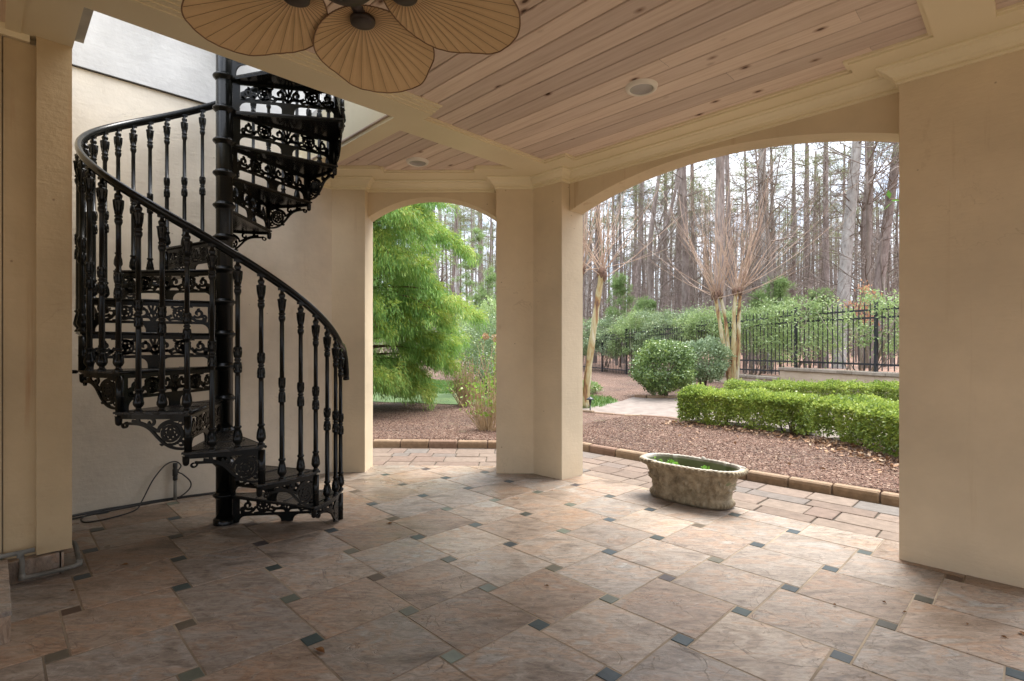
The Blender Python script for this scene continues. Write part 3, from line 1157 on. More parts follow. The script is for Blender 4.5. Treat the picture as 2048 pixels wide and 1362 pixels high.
def baluster_mesh(h):
    mb = MB()
    P = [(.024, 0), (.024, .012), (.017, .016), (.015, .026), (.022, .032), (.030, .045), (.031, .058), (.025, .075), (.019, .10), (.0165, .118), (.024, .128), (.025, .134), (.017, .142)]
    m = .47 * h
    P += [(.0165, m - .10), (.0155, m - .082), (.024, m - .078), (.0245, m - .072), (.019, m - .058), (.0235, m - .035), (.0215, m - .018), (.015, m - .009), (.021, m - .003), (.021, m + .003), (.015, m + .009), (.0215, m + .018), (.0235, m + .035), (.019, m + .058), (.0245, m + .072), (.024, m + .078), (.0155, m + .084)]
    t = h
    P += [(.0145, t - .215), (.0175, t - .208), (.0225, t - .196), (.0225, t - .180), (.0165, t - .170), (.0225, t - .165), (.0225, t - .158), (.017, t - .152), (.0185, t - .125), (.024, t - .095), (.0305, t - .072), (.031, t - .066), (.020, t - .063), (.017, t - .058), (.022, t - .045), (.0215, t - .035), (.013, t - .026), (.011, t - .012), (.014, t)]
    P = [(r * .92, z) for r, z in P]
    mb.lathe(P, 12)
    # rosettes of the capital
    mb.box(-.022, .022, -.011, .011, t - .01, t + .006)
    # raised leaf ribs
    for k in range(6):
        a = 2 * pi * k / 6
        for z0, z1, r0, r1 in ((t - .15, t - .07, .0165, .0275), (m + .015, m + .075, .0195, .0225), (m - .075, m - .015, .0225, .0195), (.05, .115, .0275, .0172)):
            mb.tube([(r0 * cos(a), r0 * sin(a), z0), ((r0 + r1) / 2 * 1.03 * cos(a), (r0 + r1) / 2 * 1.03 * sin(a), (z0 + z1) / 2), (r1 * cos(a), r1 * sin(a), z1)], [.0015, .0035, .0015], 4)
    return mb.mesh('baluster', M_IRON)


me_t, me_r, me_b = tread_mesh(), riser(), bracket_mesh()
RZ0, RSL = 1.365, RISE / STEP
rail_z = lambda th: RZ0 - th * RSL
R_R = 0.838
me_bal = []
for j, off in enumerate((1.2, 10.3, 19.6)):
    th = LEAD0 - off
    me_bal.append((off, baluster_mesh(rail_z(th) - Z0 - 0.027)))
for k in range(NT):
    lead = LEAD0 - STEP * k
    o = link('tread', me_t, stair, (0, 0, Z0 + RISE * k))
    o.rotation_euler = (0, 0, radians(lead))
    r = link('riser_panel', me_r, o, (0, 0, -RISE))
    r.rotation_euler = (0, 0, -radians(0.9))
    b = link('scroll_bracket', me_b, o)
    for off, me in me_bal:
        a = radians(lead - off)
        q = link('baluster', me, stair, (R_R * cos(a), R_R * sin(a), Z0 + RISE * k))
        q.rotation_euler = (0, 0, a + pi / 2)

# foot of the first bracket
mb = MB()
pts = []
for th in np.arange(LEAD0 - 3, LEAD0 - STEP * NT - 8, -2.5):
    pts.append((R_R * cos(radians(th)), R_R * sin(radians(th)), rail_z(th)))
head = []
for dth, z, r in ((19, -.275, .872), (17.5, -.20, .868), (14.5, -.11, .858), (10, -.035, .846), (5, .0, .840)):
    th = LEAD0 - 3 + dth
    head.append((r * cos(radians(th)), r * sin(radians(th)), rail_z(LEAD0 - 3) - .03 + z + .02))
pts = head + pts
mb.tube(pts, 0.0245, 14, flat=(1.0, .82))
mb.lathe([(.012, -.008), (.026, -.004), (.026, .012), (.02, .02)], 12, head[0])
# thin flat bar under the wooden-section rail
mb.tube([(p[0], p[1], p[2] - .024) for p in pts[5:]], .012, 6, flat=(1.3, .5))
mb.build('handrail', M_IRON, stair)
mb = MB()
a = radians(LEAD0 - STEP * 4)
wx, wy = W(0.302, 4.62)
z4 = Z0 + RISE * 4 - .02
mb.tube([(wx - PX, wy - PY, z4), (R_T * cos(radians(215)), R_T * sin(radians(215)), z4)], .012, 8)
mb.build('wall_tie', M_IRON, stair)


def smooth(pts, n=10):
    P = [np.array(p) for p in pts]
    P = [2 * P[0] - P[1]] + P + [2 * P[-1] - P[-2]]
    out = []
    for i in range(1, len(P) - 2):
        for t in np.linspace(0, 1, n, endpoint=False):
            a, b, c, d = P[i - 1:i + 3]
            out.append(.5 * (2 * b + (c - a) * t + (2 * a - 5 * b + 4 * c - d) * t * t + (3 * b - a - 3 * c + d) * t ** 3))
    out.append(P[-2])
    return [tuple(q) for q in out]


# ------------------------------------------------------------------ ceiling fan
M_FAN = simple('tan pleated fabric', (0.68, 0.49, 0.27), (0.76, 0.56, 0.33), 5, 0.7, 0.1, 90, spec=0.2)
M_FANRIB = simple('dark stitching', (0.17, 0.095, 0.05), (0.22, 0.13, 0.07), 8, 0.7, 0)
FX, FY, FZ = -0.635, 1.975, 2.685
fan = thing('ceiling_fan', 'dark bronze ceiling fan with five tan pleated leaf blades', 'ceiling fan', (FX, FY, FZ))
mb = MB()
mb.lathe([(.001, -.040), (.055, -.040), (.095, -.034), (.118, -.010), (.122, .03), (.105, .075), (.07, .11), (.035, .13), (.02, .14), (.016, .16)], 40)
mb.build('motor_housing', M_BRONZE, fan)
mb = MB()
mb.tube([(0, 0, .14), (0, 0, ZP - FZ - .05)], .014, 12)
mb.lathe([(.016, ZP - FZ - .09), (.03, ZP - FZ - .085), (.065, ZP - FZ - .04), (.07, ZP - FZ + .002)], 28)
mb.build('downrod', M_BRONZE, fan)


def fan_blade():
    L0 = 0.135
    prof = [(0.0, .0), (.02, .055), (.07, .115), (.16, .18), (.28, .232), (.40, .262), (.50, .268), (.60, .258), (.68, .238), (.75, .217), (.82, .198), (.88, .176), (.93, .142), (.97, .09), (.992, .045), (1.0, .0)]
    Lb = 0.55
    sp = np.array(smooth([(a, b, 0) for a, b in prof], 12))
    PX_, PY_ = np.maximum.accumulate(sp[:, 0]), np.maximum(sp[:, 1], 0)
    def hw(t):
        return float(np.interp(t, PX_, PY_))
    ts = list(np.linspace(0, .06, 8)) + list(np.linspace(.07, .93, 60)) + list(np.linspace(.94, 1, 14))
    out = [(L0 + t * Lb, hw(t)) for t in ts] + [(L0 + t * Lb, -hw(t)) for t in ts[-2:0:-1]]
    cx = 0.225
    # resample by polar angle about the bracket centre
    A = np.array(out)
    ang = np.unwrap(np.arctan2(A[:, 1], A[:, 0] - cx))
    rad = np.hypot(A[:, 0] - cx, A[:, 1])
    o = np.argsort(ang)
    N = 180
    th = np.linspace(ang[o][0] + 1e-4, ang[o][0] + 2 * pi, N, endpoint=False)
    rr = np.interp(th, np.r_[ang[o], ang[o][0] + 2 * pi], np.r_[rad[o], rad[o][0]])
    R = 7
    mb, rim, ribs = MB(), MB(), MB()
    def pos(k, f, lift=0.0):
        k %= N
        r = .018 + (rr[k] - .018) * f
        x, y = cx + r * cos(th[k]), r * sin(th[k])
        zig = .0028 * (1, -.6, -1, .6)[k % 4] * min(1, f * 1.5) * (1 - .75 * f ** 3)
        droop = -.09 * ((x - .135) / .55) ** 2 - .25 * y * y
        return (x, y, droop + zig + lift)
    mb.grid(N, R, lambda i, j: pos(i, j / (R - 1)), 0, False, wrap_u=True)
    edge = [pos(k, 1.0) for k in range(N + 1)]
    rim.tube(edge, .003, 6, cap=False)
    for k in range(2, N, 4):
        ribs.tube([pos(k, f, -.0012) for f in (.12, .5, .99)], .0009, 3, cap=False)
    return mb.mesh('blade', M_FAN), rim.mesh('blade_rim', M_FANRIB), ribs.mesh('blade_pleats', M_FANRIB)


me_blade, me_rim, me_ribs = fan_blade()
mb = MB()
mb.lathe([(.001, -.024), (.040, -.024), (.050, -.020), (.052, -.012), (.052, .006), (.001, .008)], 28, (.225, 0, 0))
mb.tube([(.09, 0, .012), (.13, 0, .004), (.225, 0, -.004)], [.022, .018, .016], 10, flat=(1.5, .6))
me_arm = mb.mesh('blade_bracket', M_BRONZE)
for k in range(5):
    o = link('blade', me_blade, fan, (0, 0, 0))
    o.rotation_mode = 'XYZ'
    o.rotation_euler = (radians(-1.5), 0, radians(88.5 + 72 * k))
    link('blade_rim', me_rim, o)
    link('pleat_stitching', me_ribs, o)
    link('blade_bracket', me_arm, o)


# ------------------------------------------------------------------ stone planter with sprouts
def planter_mat():
    m, n, l, b = new_mat('mossy cast stone')
    v = coords(n, l)
    f = noise(n, l, v, 11, 8, 0.7)
    r = ramp(n, [(0.32, (0.13, 0.10, 0.06)), (0.5, (0.28, 0.225, 0.145)), (0.68, (0.42, 0.36, 0.25))])
    l.new(f, r.inputs[0])
    g = ramp(n, [(0.55, (0, 0, 0)), (0.75, (0.35, 0.35, 0.35))])
    l.new(noise(n, l, v, 2.2, 5), g.inputs[0])
    c = mixc(n, l, g.outputs[0], r.outputs[0], (0.085, 0.095, 0.04))
    l.new(c, b.inputs['Base Color'])
    b.inputs['Roughness'].default_value = 0.85
    h = noise(n, l, v, 32, 8, 0.7)
    bump(n, l, b, h, 0.7, 0.012)
    return m


M_PLANTER = planter_mat()
M_STONE_RIM = simple('pale stone rim', (0.24, 0.21, 0.17), (0.44, 0.41, 0.35), 9, 0.85, 0.5, 45)
M_WET = simple('algae water', (0.035, 0.05, 0.02), (0.07, 0.085, 0.035), 4, 0.06, 0.05)
M_MOSS = simple('mossy inner face', (0.10, 0.12, 0.05), (0.26, 0.27, 0.17), 5, 0.8, 0.4)
pe = W(4.345, 2.13)
planter = thing('stone_planter', 'oval carved stone planter standing on the slate floor before the wide arch', 'planter', (pe[0], pe[1], zf(*pe)), rz=radians(-45))
HL, HW = 0.470, 0.235          # half length along local x, half width


def plan(u, sx, sy):
    """oval plan with straight sides and a lobe at each end"""
    a = 2 * pi * u
    ca, sa = cos(a), sin(a)
    p = 2.7
    r = (abs(ca) ** p + abs(sa) ** p) ** (-1 / p)
    x, y = r * ca * sx, r * sa * sy
    # notch between the long side and the end lobes
    d = abs(abs(x) - .60 * sx) / (.05 * sx)
    notch = 1 - .085 * math.exp(-d * d)
    if abs(x) > .60 * sx:
        notch *= 1 - .03
    return x, y * notch


prof = [(0.70, 0.0), (.75, .010), (.775, .032), (.768, .055), (.748, .068), (.735, .080), (.742, .115), (.768, .17), (.808, .225), (.845, .256), (.852, .266), (.866, .274), (.93, .284), (.975, .296), (1.0, .314), (.985, .330), (.955, .336)]
NU = 360
sp = smooth([(a, b, 0) for a, b in prof], 4)
NJ = len(sp)
mb = MB()


def relief(x, z, u):
    """carved swags and leaf panels on the sides, flutes at the foot"""
    d = 0.0
    if z < .062:
        d += .007 * abs(sin(pi * u * 56)) * sin(pi * min(1, z / .06))
    if .09 < z < .25:
        t = x / HL
        w = 1.0 - abs((z - .17) / .08) ** 3
        for c, hw_ in ((-.30, .27), (.30, .27), (-.82, .16), (.82, .16)):
            q = (t - c) / hw_
            if abs(q) < 1.05:
                for zc, dp, am in ((.225, .085, .013), (.222, .045, .008)):
                    zs = zc - dp * (1 - q * q)
                    d += am * math.exp(-((z - zs) / .010) ** 2) * (1 + .45 * sin(q * 24))
                d += .008 * math.exp(-(q / .13) ** 2) * w
        for c in (-.60, 0.0, .60):
            d += .012 * math.exp(-((t - c) / .03) ** 2) * w * (1 + .3 * sin(z * 260))
        d += .0035 * sin(t * 61 + z * 90) * sin(z * 210 - t * 35)
    return d * 1.5


def skin(i, j):
    u = i / NU
    s_, z = sp[j][0], sp[j][1]
    x, y = plan(u, HL * s_, HW * s_)
    n = np.array([x / HL ** 2, y / HW ** 2]); n /= np.linalg.norm(n)
    d = relief(x, z, u)
    if .292 < z < .328: d += .005 * (1 if (i // 3) % 2 else -1)
    return (x + n[0] * d, y + n[1] * d, z)


mb.grid(NU, NJ, skin, 0, True, wrap_u=True)
mb.add([skin(i, 0) for i in range(NU)], [list(range(NU))[::-1]])
mb.build('trough', M_PLANTER, planter)
mb = MB()
rp = [(.955, .3355), (.90, .3365), (.875, .331), (.865, .31)]
mb.grid(NU, len(rp), lambda i, j: plan(i / NU, HL * rp[j][0], HW * (rp[j][0] - .06 * (j > 0))) + (rp[j][1] + (.002 if (i // 3) % 2 and j < 2 else 0),), 0, True, wrap_u=True)
for i in (int(NU * .245), int(NU * .06)):
    x, y = plan(i / NU, HL * .93, HW * .92)
    mb.lathe([(.018, 0), (.02, .006), (.012, .014), (.001, .016)], 10, (x, y, .334))
mb.build('rim', M_STONE_RIM, planter)
mb = MB()
ip = [(.865, .311), (.84, .26), (.80, .20)]
mb.grid(NU, 3, lambda i, j: plan(i / NU, HL * ip[j][0], HW * (ip[j][0] - .06)) + (ip[j][1],), 0, True, wrap_u=True)
mb.build('inner_lining', M_MOSS, planter)
mb = MB()
mb.add([plan(i / NU, HL * .83, HW * .77) + (.235,) for i in range(NU)], [list(range(NU))])
mb.build('water', M_WET, planter)

M_SPROUT = leaf_mat('sprout leaf', [(0, (0.10, 0.25, 0.03)), (0.5, (0.18, 0.38, 0.05)), (1, (0.30, 0.46, 0.09))], 0.4)
for (lx, ly), n_, lab in (((-.20, .03), 150, 'bright green sprouts at the middle left of the stone planter'), ((.12, .0), 150, 'bright green sprouts towards the right end of the stone planter'), ((-.36, .04), 40, 'small green shoot at the far left end of the stone planter')):
    wx, wy = pe[0] + (lx + ly) * C7, pe[1] + (-lx + ly) * C7
    n = n_
    P = np.c_[RNG.normal(0, .045, n), RNG.normal(0, .025, n), RNG.uniform(0.0, .075, n)]
    P[:, 2] *= np.exp(-(P[:, 0] / .07) ** 2)
    V = leaves(P, .028, .018, up=.6)
    tag(link('sprout', np_mesh('sprout', V, 4, M_SPROUT), None, (wx, wy, zf(wx, wy) + .235)), lab, 'plant', 'sprouts growing in the planter')


# ------------------------------------------------------------------ cable, stake, pipe, leaves on the floor
def wallpt(x, y, off=0.0):
    """photo pixel to the stair wall plane"""
    u = (x - 1024) / 1044.4
    Y = (5.245 - off) * sqrt(2) / (1 - u)
    return (u * Y, Y, H - (y - 690) / 1044.4 * Y)


def floorpt(x, y, lift=0.006):
    u, v = (x - 1024) / 1044.4, (y - 690) / 1044.4
    Y = H / (v - .0066 * u - .0085)
    return (u * Y, Y, zf(u * Y, Y) + lift)


mb = MB()
loop = [floorpt(440, 987), floorpt(345, 999), floorpt(279, 1010), floorpt(219, 1022), floorpt(179, 1030), floorpt(163, 1039), floorpt(172, 1046), floorpt(219, 1038), floorpt(270, 1022), wallpt(285, 1000, .05), wallpt(306, 960, .03), wallpt(330, 931, .02), wallpt(350, 923, .02), wallpt(362, 931, .03), wallpt(356, 943, .03), wallpt(366, 949, .03), wallpt(380, 962, .03), wallpt(381, 974, .03), wallpt(368, 988, .04), floorpt(346, 1000), floorpt(300, 1008), floorpt(230, 1021), floorpt(150, 1038), floorpt(128, 1043)]
mb.tube(smooth(loop, 8), .0055, 6)
tag(mb.build('cable', M_BLACK), 'thin black cable looping along the foot of the stair wall', 'cable')
mb = MB()
mb.tube(smooth([floorpt(441, 986), floorpt(380, 994), floorpt(300, 1005.5), floorpt(220, 1019), floorpt(130, 1037)], 8), .012, 8)
tag(mb.build('hose', M_BLACK), 'thick dark hose lying straight along the stair wall base', 'hose')
sx, sy = W(1.125, 5.212); sz = zf(sx, sy)
t = thing('stub_pipe', 'short upright pipe stub with dark fitting by the stair wall', 'pipe', (sx, sy, sz))
mb = MB()
mb.tube([(0, 0, -.01), (0, 0, .17)], .013, 12)
mb.build('pipe', M_PVC, t)
mb = MB()
mb.lathe([(.013, .168), (.018, .172), (.018, .20), (.014, .204), (.02, .21), (.02, .262), (.016, .268), (.018, .29), (.018, .315), (.001, .318)], 14)
mb.build('fitting', M_BLACK, t)

mb = MB()
cpts = [W(-1.2, 3.96) + (.17,), W(0.07, 3.955) + (.165,), W(0.12, 3.955) + (.155,), W(0.125, 3.955) + (.05,), W(0.125, 3.95) + (.03,), W(0.16, 3.95) + (.022,), W(0.30, 3.95) + (.022,), W(0.355, 3.955) + (.024,), W(0.372, 3.975) + (.03,), W(0.372, 4.02) + (.04,), W(0.372, 4.2) + (.08,), W(0.34, 4.23) + (.085,)]
mb.tube(smooth(cpts, 6), .0125, 10)
for p in (cpts[2], cpts[4], cpts[8]):
    mb.lathe([(.0125, -.018), (.0165, -.016), (.0165, .016), (.0125, .018)], 12, p)
tag(mb.build('drain_pipe', M_PVC), 'grey plastic drain pipe running round the tiled plinth', 'pipe')

M_LEAF = island_mat('dead leaf', [(0, (0.20, 0.085, 0.03)), (0.5, (0.26, 0.13, 0.05)), (1, (0.10, 0.05, 0.025))], 0.6, 30, 0.3)


def leaf_mesh(L, wd, curl):
    mb = MB()
    n = 9
    prof_ = [0.02, .45, .8, .98, 1, .9, .68, .36, .02]
    mb.grid(5, n, lambda i, j: ((j / (n - 1) - .5) * L, (i / 4 - .5) * wd * prof_[j], curl * ((i / 4 - .5) ** 2 * 2.4 * prof_[j] + .3 * (j / (n - 1) - .4) ** 2) + .002), 0, True)
    mb.tube([(-L * .5, 0, .002), (-L * .68, 0, .004)], .0012, 4)
    return mb.mesh('fallen_leaf', M_LEAF)


lm = [leaf_mesh(.062, .028, .018), leaf_mesh(.04, .022, .014), leaf_mesh(.022, .010, .010)]
for (x, y), q, a, lab in (((640, 1304), 0, -.55, 'large curled brown leaf on the slate floor in front'), ((780, 1048), 1, .3, 'brown leaf beside the wet tiles near the stair'), ((1935, 1250), 2, .7, 'small dry leaf with pale edges on the tiles by the near pier'), ((2044, 1269), 1, 1.2, 'dark curled leaf at the right edge of the floor'), ((2008, 1276), 2, 2.2, 'small orange leaf scrap near the dark curled leaf'),
                        ((1810, 1226), 2, .1, 'thin brown leaf lying across a pale grout joint'), ((1670, 1211), 2, .4, 'tiny dark leaf on a grout line among the right tiles'), ((1768, 1206), 2, 1.9, 'tiny curled leaf left of the dark inset near the pier'), ((250, 1131), 1, .2, 'wet rusty brown leaf stuck on the dark tiles at left'), ((145, 1183), 2, .3, 'small brown leaf by the grey drain pipe'),
                        ((1094, 1173), 2, -.2, 'thin dark twig-like leaf in the middle of the floor'), ((312, 541), 1, .4, 'orange dry leaf lying on a stair tread')):
    if y < 900:
        a_ = radians(LEAD0 - STEP * 6 - 15)
        loc = (PX + .66 * cos(a_), PY + .66 * sin(a_), Z0 + RISE * 6 + .003)
    else:
        loc = floorpt(x, y, .002)
    o = tag(link('fallen_leaf', lm[q], None, loc), lab, 'leaf', 'fallen leaves')
    o.rotation_euler = (0, 0, a)

n = 420
a = RNG.uniform(-.6, 4.3, n); b = RNG.uniform(.6, 5.0, n)
k = n // 3
a[:k] = 4.0 - np.abs(RNG.normal(0, .12, k)); b[:k] = np.where(RNG.uniform(0, 1, k) < .5, RNG.uniform(.1, .6, k), RNG.uniform(3.3, 3.9, k))
P = np.c_[(a - b) * C7, (a + b) * C7]
P = P[P[:, 1] < 5.5]
P = np.c_[P, zf(P[:, 0], P[:, 1]) + .0025]
V = leaves(P, .012, .006).reshape(-1, 4, 3)
V[:, :, 2] = P[:, None, 2] + np.abs(V[:, :, 2] - P[:, None, 2]) * .3
tag(link('floor_grit', np_mesh('floor_grit', V.reshape(-1, 3), 4, M_LEAF)), kind='stuff')


# ------------------------------------------------------------------ GARDEN: ground
FP0 = np.array([8.33, 12.0])
FD = np.array([-0.30, 0.954]); FD /= np.linalg.norm(FD)
FN = np.array([FD[1], -FD[0]])               # to the woodland side


def hgt(x, y):
    """garden surface"""
    s = (x - FP0[0]) * FD[0] + (y - FP0[1]) * FD[1]
    d = (x - FP0[0]) * FN[0] + (y - FP0[1]) * FN[1]
    h = 0.025
    t = min(1, max(0, (y - 9) / 8)) * min(1, max(0, (x + 2) / 6)) * min(1, max(0, (12 - s) / 8))
    h += .10 * t
    h += .012 * sin(1.7 * x + .5) * cos(1.3 * y) + .008 * sin(3.1 * x - 2 * y)
    return h


def mulch_mat():
    m, n, l, b = new_mat('bark mulch')
    v = coords(n, l)
    vo = n.new('ShaderNodeTexVoronoi')
    vo.inputs['Scale'].default_value = 52
    vo.inputs['Randomness'].default_value = 1
    mp = n.new('ShaderNodeMapping'); mp.inputs['Scale'].default_value = (1, 1.7, 1)
    l.new(v, mp.inputs[0]); l.new(mp.outputs[0], vo.inputs['Vector'])
    cs = n.new('ShaderNodeSeparateColor')
    l.new(vo.outputs['Color'], cs.inputs[0])
    r = ramp(n, [(0, (0.04, 0.018, 0.011)), (0.4, (0.12, 0.058, 0.036)), (0.7, (0.19, 0.105, 0.07)), (0.9, (0.29, 0.19, 0.135)), (1, (0.42, 0.33, 0.25))])
    l.new(cs.outputs[0], r.inputs[0])
    big = noise(n, l, v, 0.9, 4)
    t = ramp(n, [(0.3, (.58, .56, .54)), (0.7, (1.02, .98, .94))])
    l.new(big, t.inputs[0])
    c = mixc(n, l, 1.0, r.outputs[0], t.outputs[0], 'MULTIPLY')
    g = ramp(n, [(0.60, (0, 0, 0)), (0.72, (.45, .45, .45))])
    l.new(noise(n, l, v, 1.6, 6, .7), g.inputs[0])
    c = mixc(n, l, g.outputs[0], c, (0.10, 0.13, 0.04))
    l.new(c, b.inputs['Base Color'])
    b.inputs['Roughness'].default_value = 0.9
    bump(n, l, b, vo.outputs['Distance'], 0.8, 0.02)
    return m


M_MULCH = mulch_mat()


def terrain():
    rp_ = [W(5.572, b) for b in np.arange(-14, 4.27, .35)] + [(0.815, 7.04)]
    bp_ = [(x, 7.04) for x in np.arange(0.6, -14, -.4)]
    P = rp_ + bp_
    nr, nb = len(rp_), len(bp_)
    D = []
    for i in range(len(P)):
        t = min(1, max(0, (i - (nr - 7)) / 12))
        a = radians(45 + 45 * t)
        D.append((cos(a), sin(a)))
    ds = [0, .02, .15, .4, .8, 1.2, 1.7, 2.3, 3, 4, 5, 6.2, 7.5, 9, 11, 13, 16, 20, 26, 35, 50, 80, 140, 260]
    mb = MB()
    def fn(i, j):
        x, y = P[i][0] + D[i][0] * ds[j], P[i][1] + D[i][1] * ds[j]
        z = hgt(x, y) if ds[j] < 40 else -.4
        if j == 0: z = zf(x, y) - .03
        return (x, y, z)
    mb.grid(len(P), len(ds), fn, 0, True)
    return mb.build('mulch_ground', M_MULCH)


tag(terrain(), kind='structure')


def in_poly(poly, x, y):
    r = False
    n = len(poly)
    for i in range(n):
        (x1, y1), (x2, y2) = poly[i], poly[i - 1]
        if (y1 > y) != (y2 > y) and x < (x2 - x1) * (y - y1) / (y2 - y1) + x1:
            r = not r
    return r


def sheet(name, poly, lift, mat, step=.35):
    """a sheet that follows the garden surface, triangulated on a grid clipped to a polygon"""
    import bmesh
    bm = bmesh.new()
    vs = [bm.verts.new((x, y, 0)) for x, y in poly]
    bm.faces.new(vs)
    bmesh.ops.triangulate(bm, faces=bm.faces[:])
    for _ in range(7):
        long = [e for e in bm.edges if e.calc_length() > step * 2.2]
        if not long: break
        bmesh.ops.subdivide_edges(bm, edges=long, cuts=1)
        bmesh.ops.triangulate(bm, faces=[f for f in bm.faces if len(f.verts) > 3])
    for v in bm.verts:
        v.co.z = hgt(v.co.x, v.co.y) + lift
    bmesh.ops.recalc_face_normals(bm, faces=bm.faces[:])
    for f in bm.faces:
        if f.normal.z < 0: f.normal_flip()
    me = bpy.data.meshes.new(name)
    bm.to_mesh(me)
    me.materials.append(mat)
    return link(name, me)


# paved garden walk and parterre floor
M_WALK = simple('weathered garden paving', (0.13, 0.10, 0.08), (0.21, 0.17, 0.14), 5, 0.8, 0.4, 30)
walk = [(1.25, 10.15), (1.9, 9.72), (2.05, 9.62), (2.35, 9.55), (2.75, 9.3), W(8.35, 4.0), W(8.35, 2.2), (4.6, 6.4), (4.6, 4.0), (9.0, 4.0), (8.6, 9.6), (5.0, 10.2), (4.0, 12.2), (3.15, 12.2), (2.85, 12.3), (2.45, 11.6)]
tag(sheet('garden_walk', walk, .012, M_WALK), kind='structure')
mb = MB()
rr = random.Random(4)
def edge_run(pts, w=.09, h=.06, ln=.38):
    for (xa, ya), (xb, yb) in zip(pts, pts[1:]):
        L = math.hypot(xb - xa, yb - ya); n = max(1, round(L / ln)); ux, uy = (xb - xa) / L, (yb - ya) / L
        for k in range(n):
            a, b = L * k / n + .006, L * (k + 1) / n - .006
            z0 = hgt(xa + ux * a, ya + uy * a)
            mb.box(a, b, -w / 2, w / 2, z0 - .05, z0 + h + rr.uniform(-.006, .006), lambda p, q, z, xa=xa, ya=ya, ux=ux, uy=uy: (xa + ux * p - uy * q, ya + uy * p + ux * q, z), 0, .012)
edge_run([(1.2, 10.13), (1.9, 9.67), (2.05, 9.57), (2.35, 9.5), (2.75, 9.25), W(8.3, 3.9)], h=.022)
edge_run([(2.9, 12.35), (3.15, 12.25), (4.0, 12.25), (5.0, 10.3)], h=.07)
tag(mb.build('walk_edging', M_KERB), kind='structure')

M_LAWN = simple('lawn ground', (0.035, 0.08, 0.015), (0.09, 0.14, 0.035), 2.5, 0.9, 0.4, 60)
lawn = [(-9, 14.0), (-4.5, 14.1), (-2.6, 13.9), (-1.3, 13.5), (-0.2, 12.4), (1.0, 10.35), (1.22, 10.22), (1.75, 10.55), (2.35, 11.5), (2.3, 12.1), (1.9, 12.9), (1.2, 13.6), (.2, 16.5), (-3, 19), (-9, 20)]
tag(sheet('lawn', lawn, .012, M_LAWN), kind='structure')
M_GRASS = leaf_mat('grass blade', [(0, (0.04, 0.10, 0.02)), (0.5, (0.08, 0.17, 0.03)), (1, (0.20, 0.23, 0.07))], 0.4)
xs = RNG.uniform(-7, 2.4, 60000); ys = RNG.uniform(10.2, 19, 60000)
sel = np.array([in_poly(lawn, x, y) for x, y in zip(xs, ys)])
P = np.c_[xs[sel], ys[sel], np.array([hgt(x, y) for x, y in zip(xs[sel], ys[sel])])]
tag(link('grass', np_mesh('grass', leaves(P, .085, .014, up=1.4), 4, M_GRASS)), kind='stuff')

# loose bark chips where the bed is seen close
M_CHIP = island_mat('bark chip', [(0, (0.04, 0.018, 0.011)), (0.4, (0.115, 0.056, 0.036)), (0.75, (0.19, 0.105, 0.07)), (0.93, (0.31, 0.205, 0.145)), (1, (0.45, 0.36, 0.27))], 0.85, 40, 0.2)
n = 30000
a = RNG.uniform(5.6, 8.3, n); b = RNG.uniform(0.3, 5.2, n)
Pc = np.c_[(a - b) * C7, (a + b) * C7]
Pd = np.c_[RNG.uniform(-2.3, .6, 14000), 7.06 + 5.2 * RNG.uniform(0, 1, 14000) ** 1.3]
P = np.r_[Pc, Pd]
P = np.c_[P, np.array([hgt(x, y) for x, y in P]) + .004]
V = leaves(P, .034, .011).reshape(-1, 4, 3)
V[:, :, 2] = P[:, None, 2] + (V[:, :, 2] - P[:, None, 2]) * .4 + .004
tag(link('mulch_chips', np_mesh('mulch_chips', V.reshape(-1, 3), 4, M_CHIP)), kind='stuff')
# dry leaves drifted under the box hedge
M_DRY = island_mat('dry leaves', [(0, (0.20, 0.10, 0.05)), (0.5, (0.33, 0.19, 0.10)), (1, (0.45, 0.34, 0.24))], 0.8, 30, 0.2)
n = 900
a = np.r_[RNG.normal(7.9, .14, n // 2), RNG.uniform(6, 8, 60)]; b = np.r_[RNG.uniform(1.3, 4.3, n // 2), RNG.uniform(.5, 4, 60)]
P = np.c_[(a - b) * C7, (a + b) * C7]
P = np.r_[P, np.c_[RNG.normal(4.05, .12, 300), RNG.uniform(5.0, 7.0, 300)]]
P = np.c_[P, np.array([hgt(x, y) for x, y in P]) + .015]
V = leaves(P, .07, .035).reshape(-1, 4, 3)
V[:, :, 2] = P[:, None, 2] + np.abs(V[:, :, 2] - P[:, None, 2]) * .5
tag(link('leaf_litter', np_mesh('leaf_litter', V.reshape(-1, 3), 4, M_DRY)), kind='stuff')

# woodland floor behind the fence
def fbase(s):
    if s < 2.55: return .68
    if s < 4.6: return .42
    return max(0.02, .36 - (s - 4.6) * .06)


M_WOODS = simple('leaf strewn woodland floor', (0.13, 0.065, 0.04), (0.26, 0.15, 0.10), 2.5, 0.95, 0.6, 20)
mb = MB()
ss = [-14, -8, -4, -1, 1, 2.54, 2.56, 4.59, 4.61, 6, 8, 10, 13, 17, 22, 30, 45, 80]
dd = [.16, 1, 2.5, 5, 9, 15, 25, 45, 90, 200]
mb.grid(len(ss), len(dd), lambda i, j: tuple(FP0 + FD * ss[i] + FN * dd[j]) + (fbase(ss[i]) - .03 + .004 * dd[j] + .05 * sin(ss[i] * .7 + dd[j]) * (dd[j] > 2),), 0, True)
tag(mb.build('woodland_floor', M_WOODS), kind='structure')

